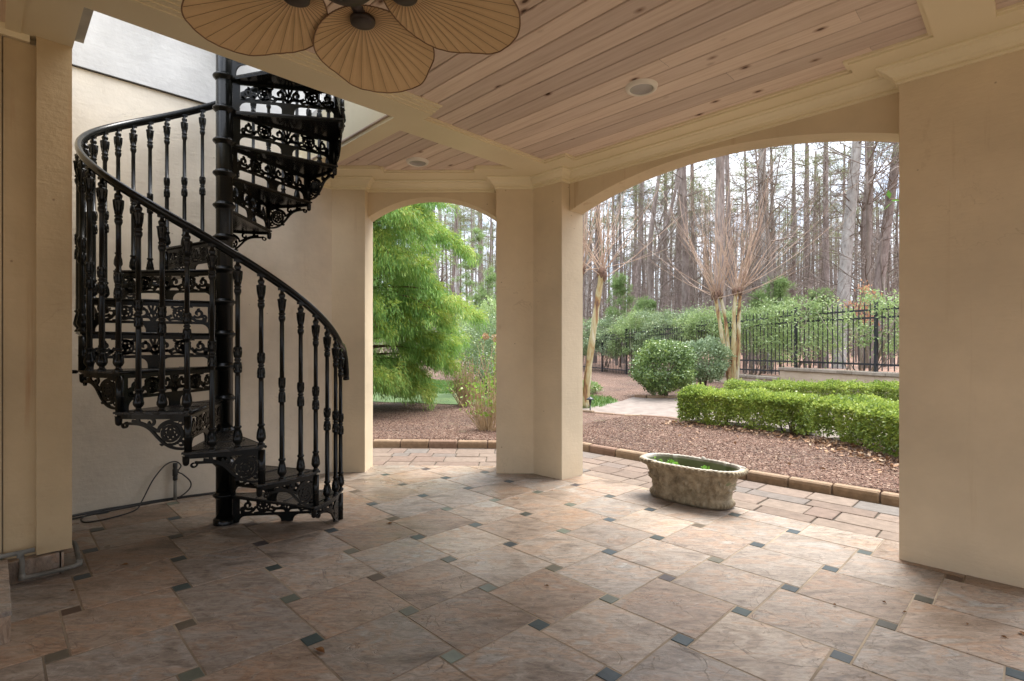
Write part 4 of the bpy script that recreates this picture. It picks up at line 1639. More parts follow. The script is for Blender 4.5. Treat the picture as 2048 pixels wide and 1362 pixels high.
# ------------------------------------------------------------------ retaining wall and fence
M_BLOCKW = simple('buff block wall', (0.40, 0.315, 0.225), (0.52, 0.43, 0.33), 2.2, 0.85, 0.4, 25, vscale=(1, 1, 2.5))
M_CAP = island_mat('cap stone', [(0, (0.24, 0.20, 0.155)), (1, (0.34, 0.29, 0.235))], 0.85, 10, 0.5)
FW = lambda s, d, z: tuple(FP0 + FD * s + FN * d) + (z,)
rw = thing('retaining_wall', 'low buff block retaining wall with stone caps under the fence', 'wall')
mb = MB()
rr = random.Random(2)
def blocks(s0, s1, z0, z1):
    rows = max(1, round((z1 - z0) / .2)); hh_ = (z1 - z0) / rows
    for q in range(rows):
        s = s0 - (.2 if q % 2 else 0)
        while s < s1:
            a, b = max(s, s0), min(s + .42, s1)
            if b - a > .05:
                o = rr.uniform(-.004, .004)
                mb.box(a + .002, b - .002, -.16 + o, .12, z0 + q * hh_, z0 + (q + 1) * hh_ - .003, FW)
            s += .42
blocks(-6, 2.6, -.05, .62); blocks(2.603, 8.5, -.05, .335)
mb.build('block_face', M_BLOCKW, rw)
mb = MB()
for s0, s1, z in ((-6, 2.62, .622), (2.64, 8.5, .337)):
    s = s0
    while s < s1 - .1:
        e = min(s + .40, s1)
        mb.box(s + .004, e - .004, -.20 + rr.uniform(-.006, .006), .15, z, z + .075, FW, 0, .012)
        s = e
mb.build('cap', M_CAP, rw)

M_FENCE = simple('black fence paint', (0.012, 0.014, 0.018), (0.02, 0.022, 0.028), 10, 0.4, 0)
fence = thing('metal_fence', 'black metal picket fence running along the edge of the woods', 'fence')
PITCH = 2.26
def ftop(s):
    return 2.24 - max(0, s - 2.3) * .035


for k in range(-2, 12):
    s0 = k * PITCH
    mb = MB()
    x, y, _ = FW(s0, .05, 0)
    zb = fbase(s0 + .01) - .03
    if k == 1: zb = .66
    mb.box(s0 - .031, s0 + .031, .019, .081, zb, ftop(s0) + .07, FW)
    mb.box(s0 - .045, s0 + .045, .005, .095, ftop(s0) + .071, ftop(s0) + .09, FW)
    mb.build('post', M_FENCE, fence)
    mb = MB()
    s1 = s0 + PITCH
    def rail(z0, z1, th=.022):
        v = []
        for s, z in ((s0 + .04, z0), (s1 - .04, z1)):
            for d, dz in ((.03, -th), (.07, -th), (.07, th), (.03, th)):
                v.append(FW(s, d, z + dz))
        mb.add(v, [[0, 1, 5, 4], [1, 2, 6, 5], [2, 3, 7, 6], [3, 0, 4, 7]])
    rail(ftop(s0) - .12, ftop(s1) - .12); rail(ftop(s0) - .30, ftop(s1) - .30)
    low = fbase(s0 + .3)
    zl = .86 if k < 2 else low + .18
    rail(zl, zl if k != 1 else zl - .02)
    if k == 1: rail(.58, .56)
    NP_ = 16
    for i in range(1, NP_):
        s = s0 + PITCH * i / NP_
        zb_ = fbase(s) + .04 if fbase(s) > .3 else low + .03
        zt_ = ftop(s) + .02
        mb.box(s - .0085, s + .0085, .04, .06, zb_, zt_, FW)
        v = [FW(s - .010, .04, zt_), FW(s + .010, .04, zt_), FW(s + .010, .06, zt_), FW(s - .010, .06, zt_), FW(s, .05, zt_ + .05)]
        mb.add(v, [[0, 1, 4], [1, 2, 4], [2, 3, 4], [3, 0, 4]])
    mb.build('picket_panel', M_FENCE, fence)

# ------------------------------------------------------------------ clipped box hedges
M_BOX = leaf_mat('box leaf', [(0, (0.075, 0.125, 0.025)), (0.35, (0.19, 0.27, 0.05)), (0.7, (0.34, 0.42, 0.08)), (1, (0.52, 0.55, 0.15))], 0.35, 0.4, 2.0, 0.45)
M_TWIG = simple('thin bark', (0.09, 0.065, 0.045), (0.17, 0.125, 0.09), 20, 0.85, 0.2)


def hedge(name, label, A, B, w, h, n, cut=0.06):
    """A, B ends of the centre line"""
    A, B = np.array(A), np.array(B)
    L = np.linalg.norm(B - A)
    t = (B - A) / L
    nn = np.array([-t[1], t[0]])
    root = thing(name, label, 'hedge', (A[0], A[1], hgt(*A)), 'clipped box hedges of the parterre')
    s = RNG.uniform(-.02, L + .02, n)
    # surface biased box section, lumpy outline
    side = RNG.choice(4, n, p=[.40, .27, .27, .06])
    d = np.abs(RNG.normal(0, .045, n))
    lump = .035 * np.sin(s * 6.3 + 1) + .03 * np.sin(s * 13.7) + .02 * np.sin(s * 29)
    u = RNG.uniform(-1, 1, n) * (w / 2)
    z = np.empty(n); q = np.empty(n)
    top = side == 0
    z[top] = h + lump[top] * .6 - d[top] + (RNG.uniform(0, 1, top.sum()) < .05) * RNG.uniform(0, .07, top.sum()); q[top] = u[top]
    for sd, sg in ((1, 1), (2, -1)):
        m = side == sd
        zz = RNG.uniform(.10, 1, m.sum()) * h
        # ragged open skirt near the ground
        q[m] = sg * (w / 2 + lump[m] * .9 - d[m] - .10 * np.clip(1 - zz / (h * .42), 0, 1) ** 1.5)
        z[m] = zz
        drop = (zz < h * .30) & (RNG.uniform(0, 1, m.sum()) < .5 + .5 * np.sin(s[m] * 9.0))
        zz2 = np.where(drop, zz + h * .3, zz)
        z[m] = zz2
    m = side == 3
    z[m] = RNG.uniform(.15, .95, m.sum()) * h; q[m] = u[m] * .9
    # end caps
    e = RNG.uniform(0, 1, n) < .10 * 2.4 / L
    s[e] = np.where(RNG.uniform(0, 1, e.sum()) < .5, 0, L) + RNG.normal(0, .03, e.sum())
    q[e] = RNG.uniform(-w / 2, w / 2, e.sum()); z[e] = RNG.uniform(.1, 1, e.sum()) * h
    # rounded edges
    over = np.clip((np.abs(q) - (w / 2 - .12)) / .12, 0, 1) * np.clip((z - (h - .12)) / .12, 0, 1)
    z -= over * .06
    P = np.c_[t[0] * s + nn[0] * q, t[1] * s + nn[1] * q, z]
    D = np.c_[nn[0] * q, nn[1] * q, (z - h * .5) * 1.2]
    D /= np.linalg.norm(D, axis=1)[:, None] + 1e-6
    V = leaves(P, .040, .024, D * .9, 1.0)
    link('foliage', np_mesh('foliage', V, 4, M_BOX), root)
    mb = MB()
    r = random.Random(int(L * 100))
    k = 0
    while k < L * 9:
        s0 = r.uniform(0, L); q0 = r.uniform(-w * .2, w * .2)
        b0 = (t[0] * s0 + nn[0] * q0, t[1] * s0 + nn[1] * q0, -.03)
        for _ in range(3):
            s1, q1 = s0 + r.uniform(-.14, .14), q0 + r.uniform(-.3, .3) * w
            e0 = (t[0] * s1 + nn[0] * q1, t[1] * s1 + nn[1] * q1, h * r.uniform(.5, .85))
            mid_ = tuple((b0[i] * .55 + e0[i] * .45) + (r.uniform(-.03, .03) if i < 2 else .03) for i in range(3))
            mb.tube([b0, mid_, e0], [.008, .006, .003], 5)
        k += 1
    mb.build('stems', M_TWIG, root)
    return root


hedge('box_hedge', 'long clipped box hedge nearest the porch beyond the mulch bed', W(8.35, 4.1), W(8.35, 2.3), .74, .56, 34000)
hedge('box_hedge', 'short clipped box hedge coming forward beside the near pier', (4.66, 7.25), (4.66, 4.6), .86, .55, 40000)
hedge('box_hedge', 'far clipped box hedge in front of the block wall', (4.5, 10.75), (8.2, 10.3), .7, .50, 36000)

# path lamp
t = thing('path_light', 'small black garden path light at the edge of the lawn', 'path light', (1.50, 10.02, hgt(1.5, 10.02)))
mb = MB()
mb.tube([(0, 0, -.1), (0, 0, .15)], .011, 10)
mb.lathe([(.012, .13), (.018, .15), (.024, .19), (.028, .225), (.02, .23)], 12)
mb.build('stem', M_FENCE, t)
mb = MB()
mb.lathe([(.02, .228), (.075, .232), (.078, .238), (.05, .262), (.02, .275), (.014, .285), (.001, .29)], 18)
mb.build('shade', M_FENCE, t)

# pale ornament among the hedges
M_PALE = simple('pale grey stone', (0.38, 0.40, 0.43), (0.50, 0.52, 0.55), 6, 0.7, 0.2)
mb = MB()
mb.lathe([(.16, 0), (.16, .04), (.07, .08), (.06, .26), (.09, .30), (.20, .37), (.22, .385), (.21, .395), (.10, .36), (.03, .42), (.001, .44)], 24)
o = tag(mb.build('garden_ornament', M_PALE, None, (5.75, 8.3, hgt(5.75, 8.3))), 'pale grey stone ornament showing above the box hedge', 'ornament')


# ------------------------------------------------------------------ rounded evergreen shrubs
def shrub(name, label, pos, rx, ry, hh_, n, mat, leaf=(.07, .034), base=.12, group=None, stems=9, lump=.18, hollow=.55, cat='shrub', boxy=False):
    root = thing(name, label, cat, (pos[0], pos[1], pos[2] if len(pos) > 2 else hgt(*pos[:2])), group)
    d = rand_unit(n)
    if boxy: d = np.sign(d) * np.abs(d) ** .72
    ph = RNG.uniform(0, 6, 6)
    lum = 1 + lump * (np.sin(d[:, 0] * 5 + ph[0]) * np.cos(d[:, 2] * 4 + ph[1]) + .6 * np.sin(d[:, 1] * 9 + ph[2]) * np.sin(d[:, 2] * 8 + ph[3]) + .4 * np.sin(d[:, 0] * 17 + ph[4]) * np.sin(d[:, 2] * 15 + ph[5]))
    r = (hollow + (1 - hollow) * RNG.uniform(0, 1, n) ** .6) * lum
    cz = base + (hh_ - base) / 2
    P = np.c_[d[:, 0] * rx * r, d[:, 1] * ry * r, cz + d[:, 2] * (hh_ - base) / 2 * r]
    P = P[P[:, 2] > base * .6]
    V = leaves(P, leaf[0], leaf[1], d[:len(P)] * .5, 1.0, up=.25)
    link('foliage', np_mesh('foliage', V, 4, mat), root)
    mb = MB()
    r_ = random.Random(int(abs(pos[0] * 1000)))
    for _ in range(stems):
        a = r_.uniform(0, 6.28); q = r_.uniform(.3, .75)
        e = (cos(a) * rx * q, sin(a) * ry * q, hh_ * r_.uniform(.45, .8))
        mb.tube([(cos(a) * .06, sin(a) * .06, -.05), (e[0] * .4, e[1] * .4, e[2] * .45), e], [.022, .016, .006], 6)
    mb.build('stems', M_TWIG, root)
    return root


M_HOLLY = leaf_mat('holly leaf', [(0, (0.08, 0.14, 0.05)), (0.5, (0.16, 0.24, 0.08)), (0.8, (0.25, 0.34, 0.09)), (1, (0.40, 0.45, 0.12))], 0.25, 0.3, 1.5, 0.45, 0.6)
M_BLUE = leaf_mat('blue green leaf', [(0, (0.13, 0.19, 0.10)), (0.5, (0.23, 0.31, 0.16)), (0.85, (0.33, 0.41, 0.20)), (1, (0.46, 0.50, 0.24))], 0.25, 0.35, 1.0, 0.4, 0.6)
M_LOOSE = leaf_mat('loose hedge leaf', [(0, (0.15, 0.22, 0.09)), (0.5, (0.27, 0.37, 0.14)), (0.85, (0.38, 0.48, 0.20)), (1, (0.52, 0.55, 0.23))], 0.35, 0.4, .8, 0.4, 0.5)
shrub('holly_shrub', 'dense rounded green holly shrub in front of the fence', (3.62, 12.5), .70, .68, 1.36, 15000, M_HOLLY, base=.12, boxy=True, lump=.12)
shrub('holly_shrub', 'smaller blue green shrub tucked behind the rounded holly', (5.15, 14.1), .64, .60, 1.38, 9000, M_BLUE, base=.25, boxy=True, lump=.14)
shrub('perennial_clump', 'small yellow green clump on the mulch behind the lawn', (2.0, 13.6), .33, .28, .30, 900, M_LOOSE, (.08, .03), .01, stems=3)

# loose evergreen shrubs grown through and behind the fence
def loose_shrub(name, label, s, d, rs, rd, z0, z1, n, mat, clumps, stems, cat='shrub', group=None):
    d -= .14
    p = FP0 + FD * s + FN * d
    zb = fbase(s) - .03
    root = thing(name, label, cat, (p[0], p[1], zb), group)
    cs = RNG.uniform(-1, 1, (clumps, 3))
    C = np.c_[FD[0] * cs[:, 0] * rs + FN[0] * cs[:, 1] * rd, FD[1] * cs[:, 0] * rs + FN[1] * cs[:, 1] * rd, z0 + (z1 - z0) * (cs[:, 2] * .5 + .5) ** .75]
    idx = RNG.integers(0, clumps, n)
    spread = RNG.uniform(.09, .22, clumps)
    n = int(n * (1.5 if s < 5.2 else 2.1)); idx = RNG.integers(0, clumps, n)
    P = C[idx] + RNG.normal(0, 1, (n, 3)) * spread[idx][:, None] * np.array([1, 1, .7])
    link('foliage', np_mesh('foliage', leaves(P, .075, .036, None, 1.0, up=.2), 4, mat), root)
    mb = MB()
    r = random.Random(int(s * 77 + d * 13))
    for k in range(stems):
        c = C[r.randrange(clumps)]
        b0 = (c[0] * .25 + r.uniform(-.1, .1), c[1] * .25 + r.uniform(-.1, .1), 0)
        m1 = (c[0] * .55 + r.uniform(-.12, .12), c[1] * .55 + r.uniform(-.12, .12), c[2] * .5)
        mb.tube([b0, m1, tuple(c)], [.016, .011, .004], 5)
    mb.build('stems', M_PALESTEM, root)
    return root


M_PALESTEM = simple('pale grey stem', (0.26, 0.22, 0.17), (0.42, 0.37, 0.30), 12, 0.85, 0.1)
for i, (s, d, rs, rd, z0, z1, n, m, cl, st, lab) in enumerate((
    (-2.2, .45, 1.3, .45, .2, 1.75, 2600, M_LOOSE, 34, 16, 'sparse leggy evergreen behind the fence bay nearest the pier'),
    (0.5, .42, 1.2, .45, .5, 1.80, 2600, M_LOOSE, 40, 18, 'sparse leggy evergreen with bare pale stems behind the fence above the capped wall'),
    (2.35, .40, .95, .45, .35, 1.85, 3000, M_LOOSE, 40, 12, 'leafy evergreen growing through the fence at the step of the wall'),
    (4.2, .5, 1.1, .5, .45, 2.0, 4200, M_LOOSE, 46, 10, 'bushy evergreen behind the fence right of the pruned myrtle'),
    (6.4, .5, 1.2, .5, .7, 2.2, 5200, M_LOOSE, 50, 9, 'bushy evergreen behind the fence left of the pruned myrtle'),
    (8.8, .55, 1.4, .6, .8, 2.55, 6200, M_BLUE, 52, 9, 'tall blue green evergreen above the rounded holly'),
    (11.4, .6, 1.5, .6, .8, 2.6, 6600, M_LOOSE, 52, 9, 'tall loose evergreen at the fence between holly and leaning myrtle'),
    (14.2, .6, 1.6, .7, .7, 2.6, 6600, M_BLUE, 52, 9, 'loose blue green evergreen far along the fence behind the leaning myrtle'),
    (17.6, .7, 2.0, .8, .6, 2.7, 7000, M_LOOSE, 52, 9, 'farthest loose evergreen at the end of the visible fence'))):
    loose_shrub('fence_shrub', lab, s, d, rs, rd, z0, z1, n, m, cl, st, group='evergreens along the fence')


# ------------------------------------------------------------------ pruned crepe myrtles
def myrtle_bark():
    m, n, l, b = new_mat('peeling myrtle bark')
    v = coords(n, l, (1, 1, .22))
    f = noise(n, l, v, 7, 6, .6, .6)
    r = ramp(n, [(0.36, (0.11, 0.055, 0.03)), (0.43, (0.28, 0.15, 0.06)), (0.48, (0.35, 0.27, 0.12)), (0.56, (0.42, 0.37, 0.22)), (0.66, (0.54, 0.49, 0.38))])
    l.new(f, r.inputs[0])
    l.new(r.outputs[0], b.inputs['Base Color'])
    b.inputs['Roughness'].default_value = .7
    bump(n, l, b, f, .4, .01)
    return m


M_MYRTLE = myrtle_bark()
M_WHIP = simple('reddish twig', (0.30, 0.19, 0.13), (0.54, 0.40, 0.30), 3, .75, 0)
M_KNUCKLE = simple('dark knuckle bark', (0.075, 0.042, 0.03), (0.24, 0.14, 0.095), 15, .9, .6)


def whips(mb, r, at, n, L, spread, bias=(0, 0, 0), th=.0095):
    for _ in range(int(n * .68)):
        a = r.uniform(0, 6.283)
        t = abs(r.gauss(spread * .5, spread * 1.1))
        d = np.array([cos(a) * sin(t) + bias[0], sin(a) * sin(t) + bias[1], cos(t) + bias[2]])
        d /= np.linalg.norm(d)
        ln = L * r.uniform(.55, 1.15)
        p = np.array(at, float) + np.array([r.uniform(-.05, .05), r.uniform(-.05, .05), r.uniform(-.16, .06)])
        pts, rad = [tuple(p)], [th]
        q = p.copy(); dd = d.copy()
        for k in range(5):
            dd = dd + np.array([r.uniform(-.12, .12), r.uniform(-.12, .12), .07 if t > .4 else r.uniform(-.03, .03)])
            dd /= np.linalg.norm(dd)
            q = q + dd * ln / 5
            pts.append(tuple(q)); rad.append(th * (1 - .16 * (k + 1)))
            if k > 0 and r.random() < .48:
                sd = dd + np.array([r.uniform(-.6, .6), r.uniform(-.6, .6), r.uniform(0, .3)])
                sd /= np.linalg.norm(sd)
                l2 = ln * r.uniform(.12, .34)
                mb.tube([tuple(q), tuple(q + sd * l2 * .5 + np.array([0, 0, .02])), tuple(q + sd * l2 + np.array([0, 0, .06]))], [th * .5, th * .38, th * .2], 3, cap=False)
        mb.tube(pts, rad, 4, cap=False)


def myrtle(label, pos, trunks, seed, L):
    root = thing('crepe_myrtle', label, 'tree', (pos[0], pos[1], hgt(*pos)), 'pruned crepe myrtles')
    r = random.Random(seed)
    for tr in trunks:
        mb = MB()
        P = smooth(tr[0], 5)
        rad = np.interp(np.linspace(0, 1, len(P)), np.linspace(0, 1, len(tr[1])), tr[1])
        rad = [q * .84 * (1 + .10 * sin(i * 1.7) + r.uniform(-.05, .05)) for i, q in enumerate(rad)]
        mb.tube(P, rad, 12)
        mb.build('trunk', M_MYRTLE, root)
        kb, wb = MB(), MB()
        top = P[-1]
        for q in range(6):
            kb.lathe([(.01, -.15), (.042, -.07), (.052, .0), (.040, .05), (.01, .075)], 7, (top[0] + r.uniform(-.06, .06), top[1] + r.uniform(-.06, .06), top[2] + r.uniform(-.06, .05)))
        kb.build('knuckle', M_KNUCKLE, root)
        whips(wb, r, top, tr[2], L, tr[3], tr[4])
        wb.build('branches', M_WHIP, root)
    return root


# left one leans; its foot is behind the pillar
myrtle('leaning crepe myrtle trunk with dark pruned knob close to the corner pillar', (1.47, 10.5), [
    ([(0, 0, -.05), (.06, .0, .7), (.16, .0, 1.5), (.26, .02, 2.2), (.34, .0, 2.72)], [.095, .085, .075, .07, .072], 42, .50, (.10, 0, 0)),
    ([(-.12, .1, -.05), (-.14, .1, .9), (-.12, .1, 2.0), (-.06, .1, 2.85)], [.09, .08, .07, .06], 30, .45, (.12, 0, 0))], 3, 2.5)
myrtle('stout multi-stemmed crepe myrtle with peeling yellow bark before the fence', (6.02, 14.4), [
    ([(.05, 0, -.05), (-.06, 0, .55), (-.18, .02, 1.25), (-.32, 0, 2.0), (-.43, .0, 2.62)], [.15, .085, .072, .06, .055], 38, .48, (-.22, 0, 0)),
    ([(.02, .02, -.05), (.0, .02, .6), (-.06, .05, 1.4), (-.15, .04, 2.1), (-.29, .02, 2.66)], [.11, .07, .06, .05, .05], 34, .42, (-.06, 0, 0)),
    ([(.06, -.02, -.05), (.07, -.02, .7), (.09, -.02, 1.5), (.10, 0, 2.1), (.17, 0, 2.72)], [.13, .085, .07, .06, .058], 40, .45, (.14, 0, 0)),
    ([(.16, .06, -.05), (.24, .1, .6), (.27, .1, 1.4), (.27, .08, 2.0), (.30, .06, 2.74)], [.09, .07, .065, .058, .05], 34, .48, (.28, 0, 0))], 8, 3.1)

# ------------------------------------------------------------------ golden weeping conifer
M_CON = leaf_mat('thread leaf conifer', [(0, (0.08, 0.18, 0.045)), (0.35, (0.17, 0.33, 0.08)), (0.7, (0.30, 0.47, 0.11)), (1, (0.50, 0.57, 0.19))], 0.4, .5, .9, .5, .3)
M_CONTIP = leaf_mat('golden thread leaf tip', [(0, (0.18, 0.30, 0.045)), (0.5, (0.33, 0.42, 0.07)), (1, (0.55, 0.54, 0.16))], 0.4, .5, .9, .5, .3)
M_CONBARK = simple('brown conifer bark', (0.09, 0.05, 0.032), (0.17, 0.10, 0.065), 12, .9, .3)


def conifer():
    x, y = -3.1, 10.7
    root = thing('weeping_conifer', 'large golden green weeping conifer filling the narrow arch', 'tree', (x, y, hgt(x, y)))
    mb = MB()
    trunk = smooth([(0, 0, -.1), (.05, .02, 1.5), (-.03, .05, 3.2), (.04, 0, 5), (0, 0, 7.2)], 6)
    mb.tube(trunk, np.linspace(.17, .03, len(trunk)), 10)
    mb.build('trunk', M_CONBARK, root)
    r = random.Random(21)
    br = MB()
    P, D, G = [], [], []
    for i in range(190):
        z0 = .45 + .03 * i if i <= 16 else .92 + 5.9 * (i - 16) / 174
        a = i * 2.399 + r.uniform(-.3, .3)
        prof_ = np.interp(z0, [.4, 1.2, 2.2, 3.4, 4.6, 6, 7], [1.9, 2.25, 2.3, 2.2, 1.95, 1.2, .5])
        L = .93 * prof_ * r.uniform(.72, 1.10) * (1.0 + .12 * sin(3 * a + z0))
        if i <= 16: L *= .86
        rise = r.uniform(.02, .30) * L * (.3 if z0 < 1.3 else 1)
        pts = []
        for k in range(9):
            t = k / 8
            rad = L * t
            pts.append((cos(a + .15 * t * sin(i)) * rad, sin(a + .15 * t * sin(i)) * rad, z0 + rise * sin(t * 2.0) - .26 * L * t ** 3 * (1.0 if z0 > 1.6 else .45)))
        br.tube(pts, np.linspace(.026, .005, 9), 5, cap=False)
        A = np.array(pts)
        # hanging sprays, thick towards the tip
        ns = int(80 * L / 2.5)
        for q in range(ns):
            t = 1 - abs(r.gauss(0, .36))
            if t < .18: continue
            f = t * 8
            k0 = min(7, int(f))
            c = A[k0] + (A[k0 + 1] - A[k0]) * (f - k0) if t <= 1 else A[8]
            side = np.array([-sin(a), cos(a), 0]) * r.gauss(0, .20 * L * (1.15 - .5 * t) * .6)
            c = c + side + np.array([0, 0, r.gauss(0, .05)])
            out = np.array([cos(a), sin(a), 0]) * .45 + side * 1.2
            m = 58
            # a spray: strings curving out and down
            o = RNG.normal(0, .055, (m, 3)) * np.array([1, 1, .6])
            tt = RNG.uniform(0, 1, m)
            ln = r.uniform(.16, .34)
            pos = c + o + np.outer(tt, out) * ln * .7
            pos[:, 2] += .10 * ln * tt - .95 * ln * tt ** 2
            dr = np.tile(out * .6, (m, 1)); dr[:, 2] += .12 - 1.5 * tt
            P.append(pos); D.append(dr); G.append((tt < .55) & (t > .72) & (RNG.uniform(0, 1, m) < .75))
    br.build('branches', M_CONBARK, root)
    P = np.concatenate(P); D = np.concatenate(D)
    # keep the half that can be seen dense, thin the hidden rear
    keep = (P[:, 1] < .9) | (RNG.uniform(0, 1, len(P)) < .45)
    P, D, G = P[keep], D[keep], np.concatenate(G)[keep]
    D /= np.linalg.norm(D, axis=1)[:, None]
    V = leaves(P, .095, .0125, D * 1.6, .55)
    link('foliage', np_mesh('foliage', V, 4, [M_CON, M_CONTIP], G.astype(np.int32)), root)
    return len(P)


print('conifer', conifer())


# ------------------------------------------------------------------ dry hydrangeas and dark shrub in the narrow arch
M_STRAW = simple('straw stem', (0.30, 0.20, 0.11), (0.46, 0.34, 0.20), 9, .85, 0)
M_BUD = leaf_mat('spring leaf', [(0, (0.12, 0.24, 0.03)), (0.6, (0.22, 0.36, 0.05)), (1, (0.36, 0.44, 0.09))], .45)
M_HEAD = leaf_mat('dried flower head', [(0, (0.30, 0.14, 0.06)), (.5, (0.46, 0.26, 0.14)), (1, (0.55, 0.38, 0.26))], .3)


def hydrangea(label, pos, n, h, spread, heads, seed, nb):
    r = random.Random(seed)
    root = thing('hydrangea', label, 'shrub', (pos[0], pos[1], hgt(*pos)), 'dry hydrangeas in the narrow arch')
    mb = MB()
    tips = []
    for _ in range(n):
        a = r.uniform(0, 6.283); q = r.uniform(0, .16)
        t = abs(r.gauss(0, spread)); hh_ = h * r.uniform(.55, 1.1)
        b0 = np.array([cos(a) * q, sin(a) * q, -.03])
        e = b0 + np.array([cos(a) * sin(t) * hh_, sin(a) * sin(t) * hh_, hh_ * cos(t)])
        m1 = (b0 + e) / 2 + np.array([cos(a) * .05, sin(a) * .05, r.uniform(-.03, .03)])
        mb.tube([tuple(b0), tuple(m1), tuple(e)], [.006, .005, .0035], 4, cap=False)
        tips.append(e); tips.append(m1)
        if r.random() < .7:
            e2 = m1 + (e - b0) * .3 + np.array([r.uniform(-.12, .12), r.uniform(-.12, .12), 0])
            mb.tube([tuple(m1), tuple(e2)], [.004, .0025], 3, cap=False)
            tips.append(e2)
    mb.build('stems', M_STRAW, root)
    T = np.array(tips)
    idx = RNG.integers(0, len(T), nb)
    P = T[idx] + RNG.normal(0, .03, (nb, 3))
    link('young_leaves', np_mesh('young_leaves', leaves(P, .055, .030, None, 1, up=.4), 4, M_BUD), root)
    for hx, hy, hz, hr in heads:
        d = rand_unit(160)
        hb = link('flower_head', np_mesh('flower_head', leaves(d * hr * RNG.uniform(.5, 1, 160)[:, None], .03, .024, d * .4), 4, M_HEAD), root, (hx, hy, hz))
        mb = MB()
        mb.tube([(0, 0, 0), (-hx * .3, -hy * .3, -hz * .5), (-hx, -hy, -hz)], [.004, .005, .006], 4)
        mb.build('stalk', M_STRAW, hb)


hydrangea('dry straw stemmed hydrangea nearest the edging by the corner pillar', (-.36, 7.85), 75, .85, .26, [(-.16, .1, .48, .045)], 3, 420)
hydrangea('second dry hydrangea set farther back with taller stems', (-.98, 11.0), 95, 1.0, .24, [(.42, .0, 1.45, .075), (.64, .0, 1.43, .085)], 5, 300)
hydrangea('leafing hydrangea standing half hidden behind the corner pillar', (-.12, 9.4), 70, 1.35, .20, [], 9, 700)
shrub('evergreen_shrub', 'dark glossy evergreen shrub behind the hydrangeas', (-.55, 13.6, .02), 1.1, .9, 2.0, 8000, M_BLUE, base=.25)
shrub('evergreen_shrub', 'pale green evergreen mass at the wood edge beyond the conifer', (-.9, 21.0, .02), 1.5, 1.2, 3.0, 7000, M_LOOSE, (.13, .06), .4)

# trailing vine on the outer face of the near pier
root = thing('vine', 'thin vine with a few green leaves hanging past the near pier', 'vine', (*W(5.0, .62), 0))
mb = MB()
mb.tube(smooth([(0, 0, -.05), (.05, .06, .9), (.02, .04, 1.7), (-.03, .0, 2.38), (.0, -.02, 2.75), (.02, .02, 3.1)], 6), .006, 5)
tw = smooth([(-.03, 0, 2.36), (-.09, .06, 2.43), (-.15, .10, 2.45)], 5)
mb.tube(tw, .003, 4)
mb.tube(smooth([(.0, -.02, 2.90), (-.10, .06, 2.90), (-.20, .14, 2.80), (-.30, .2, 2.64)], 5), .0025, 4)
mb.build('stem', M_KNUCKLE, root)
M_VINE = leaf_mat('vine leaf', [(0, (0.06, 0.18, 0.03)), (1, (0.14, 0.30, 0.05))], .4)
Q = np.array([(-.15, .10, 2.45), (-.14, .10, 2.44), (-.13, .09, 2.43), (-.05, .02, 2.34), (-.03, 0, 2.26)])
DD = np.array([(.05, .1, .9), (.9, .1, .1), (-.6, .3, -.8), (-.5, .3, -.3), (.5, .5, -.5)])
link('leaves', np_mesh('leaves', leaves(Q, .085, .04, DD * 4, .5), 4, M_VINE), root)


# ------------------------------------------------------------------ the woods
def bark(name, c1, c2, c3):
    m, n, l, b = new_mat(name)
    v = coords(n, l, (1, 1, .28))
    vo = n.new('ShaderNodeTexVoronoi')
    vo.inputs['Scale'].default_value = 11
    l.new(v, vo.inputs['Vector'])
    f = noise(n, l, v, 6, 6, .65)
    r = ramp(n, [(0.3, c1), (0.5, c2), (0.7, c3)])
    l.new(f, r.inputs[0])
    k = ramp(n, [(0.0, (.62, .6, .6)), (0.35, (1.05, 1.05, 1.05))])
    l.new(vo.outputs['Distance'], k.inputs[0])
    oi = n.new('ShaderNodeObjectInfo')
    t = ramp(n, [(0, (.78, .74, .72)), (.5, (1, .98, .97)), (1, (1.15, 1.15, 1.17))])
    l.new(oi.outputs['Random'], t.inputs[0])
    c = mixc(n, l, 1.0, r.outputs[0], k.outputs[0], 'MULTIPLY')
    c = mixc(n, l, 1.0, c, t.outputs[0], 'MULTIPLY')
    l.new(c, b.inputs['Base Color'])
    b.inputs['Roughness'].default_value = .9
    bump(n, l, b, vo.outputs['Distance'], .7, .02)
    return m


M_PBARK = bark('pine bark', (0.12, 0.092, 0.08), (0.235, 0.195, 0.175), (0.34, 0.30, 0.28))
M_GBARK = bark('pale grey bark', (0.21, 0.20, 0.185), (0.33, 0.32, 0.30), (0.43, 0.42, 0.40))
M_FTWIG = simple('bare forest twig', (0.11, 0.085, 0.068), (0.26, 0.215, 0.185), 1.5, .9, 0)
M_NEEDLE = leaf_mat('pine needle', [(0, (0.09, 0.12, 0.045)), (.5, (0.17, 0.20, 0.08)), (.85, (0.25, 0.27, 0.12)), (1, (0.34, 0.27, 0.15))], .35, .5, .5, .4, .3)
M_SOFT = leaf_mat('soft young pine needle', [(0, (0.13, 0.21, 0.08)), (.5, (0.22, 0.32, 0.12)), (1, (0.33, 0.42, 0.18))], .4, .5, .7, .4, .3)


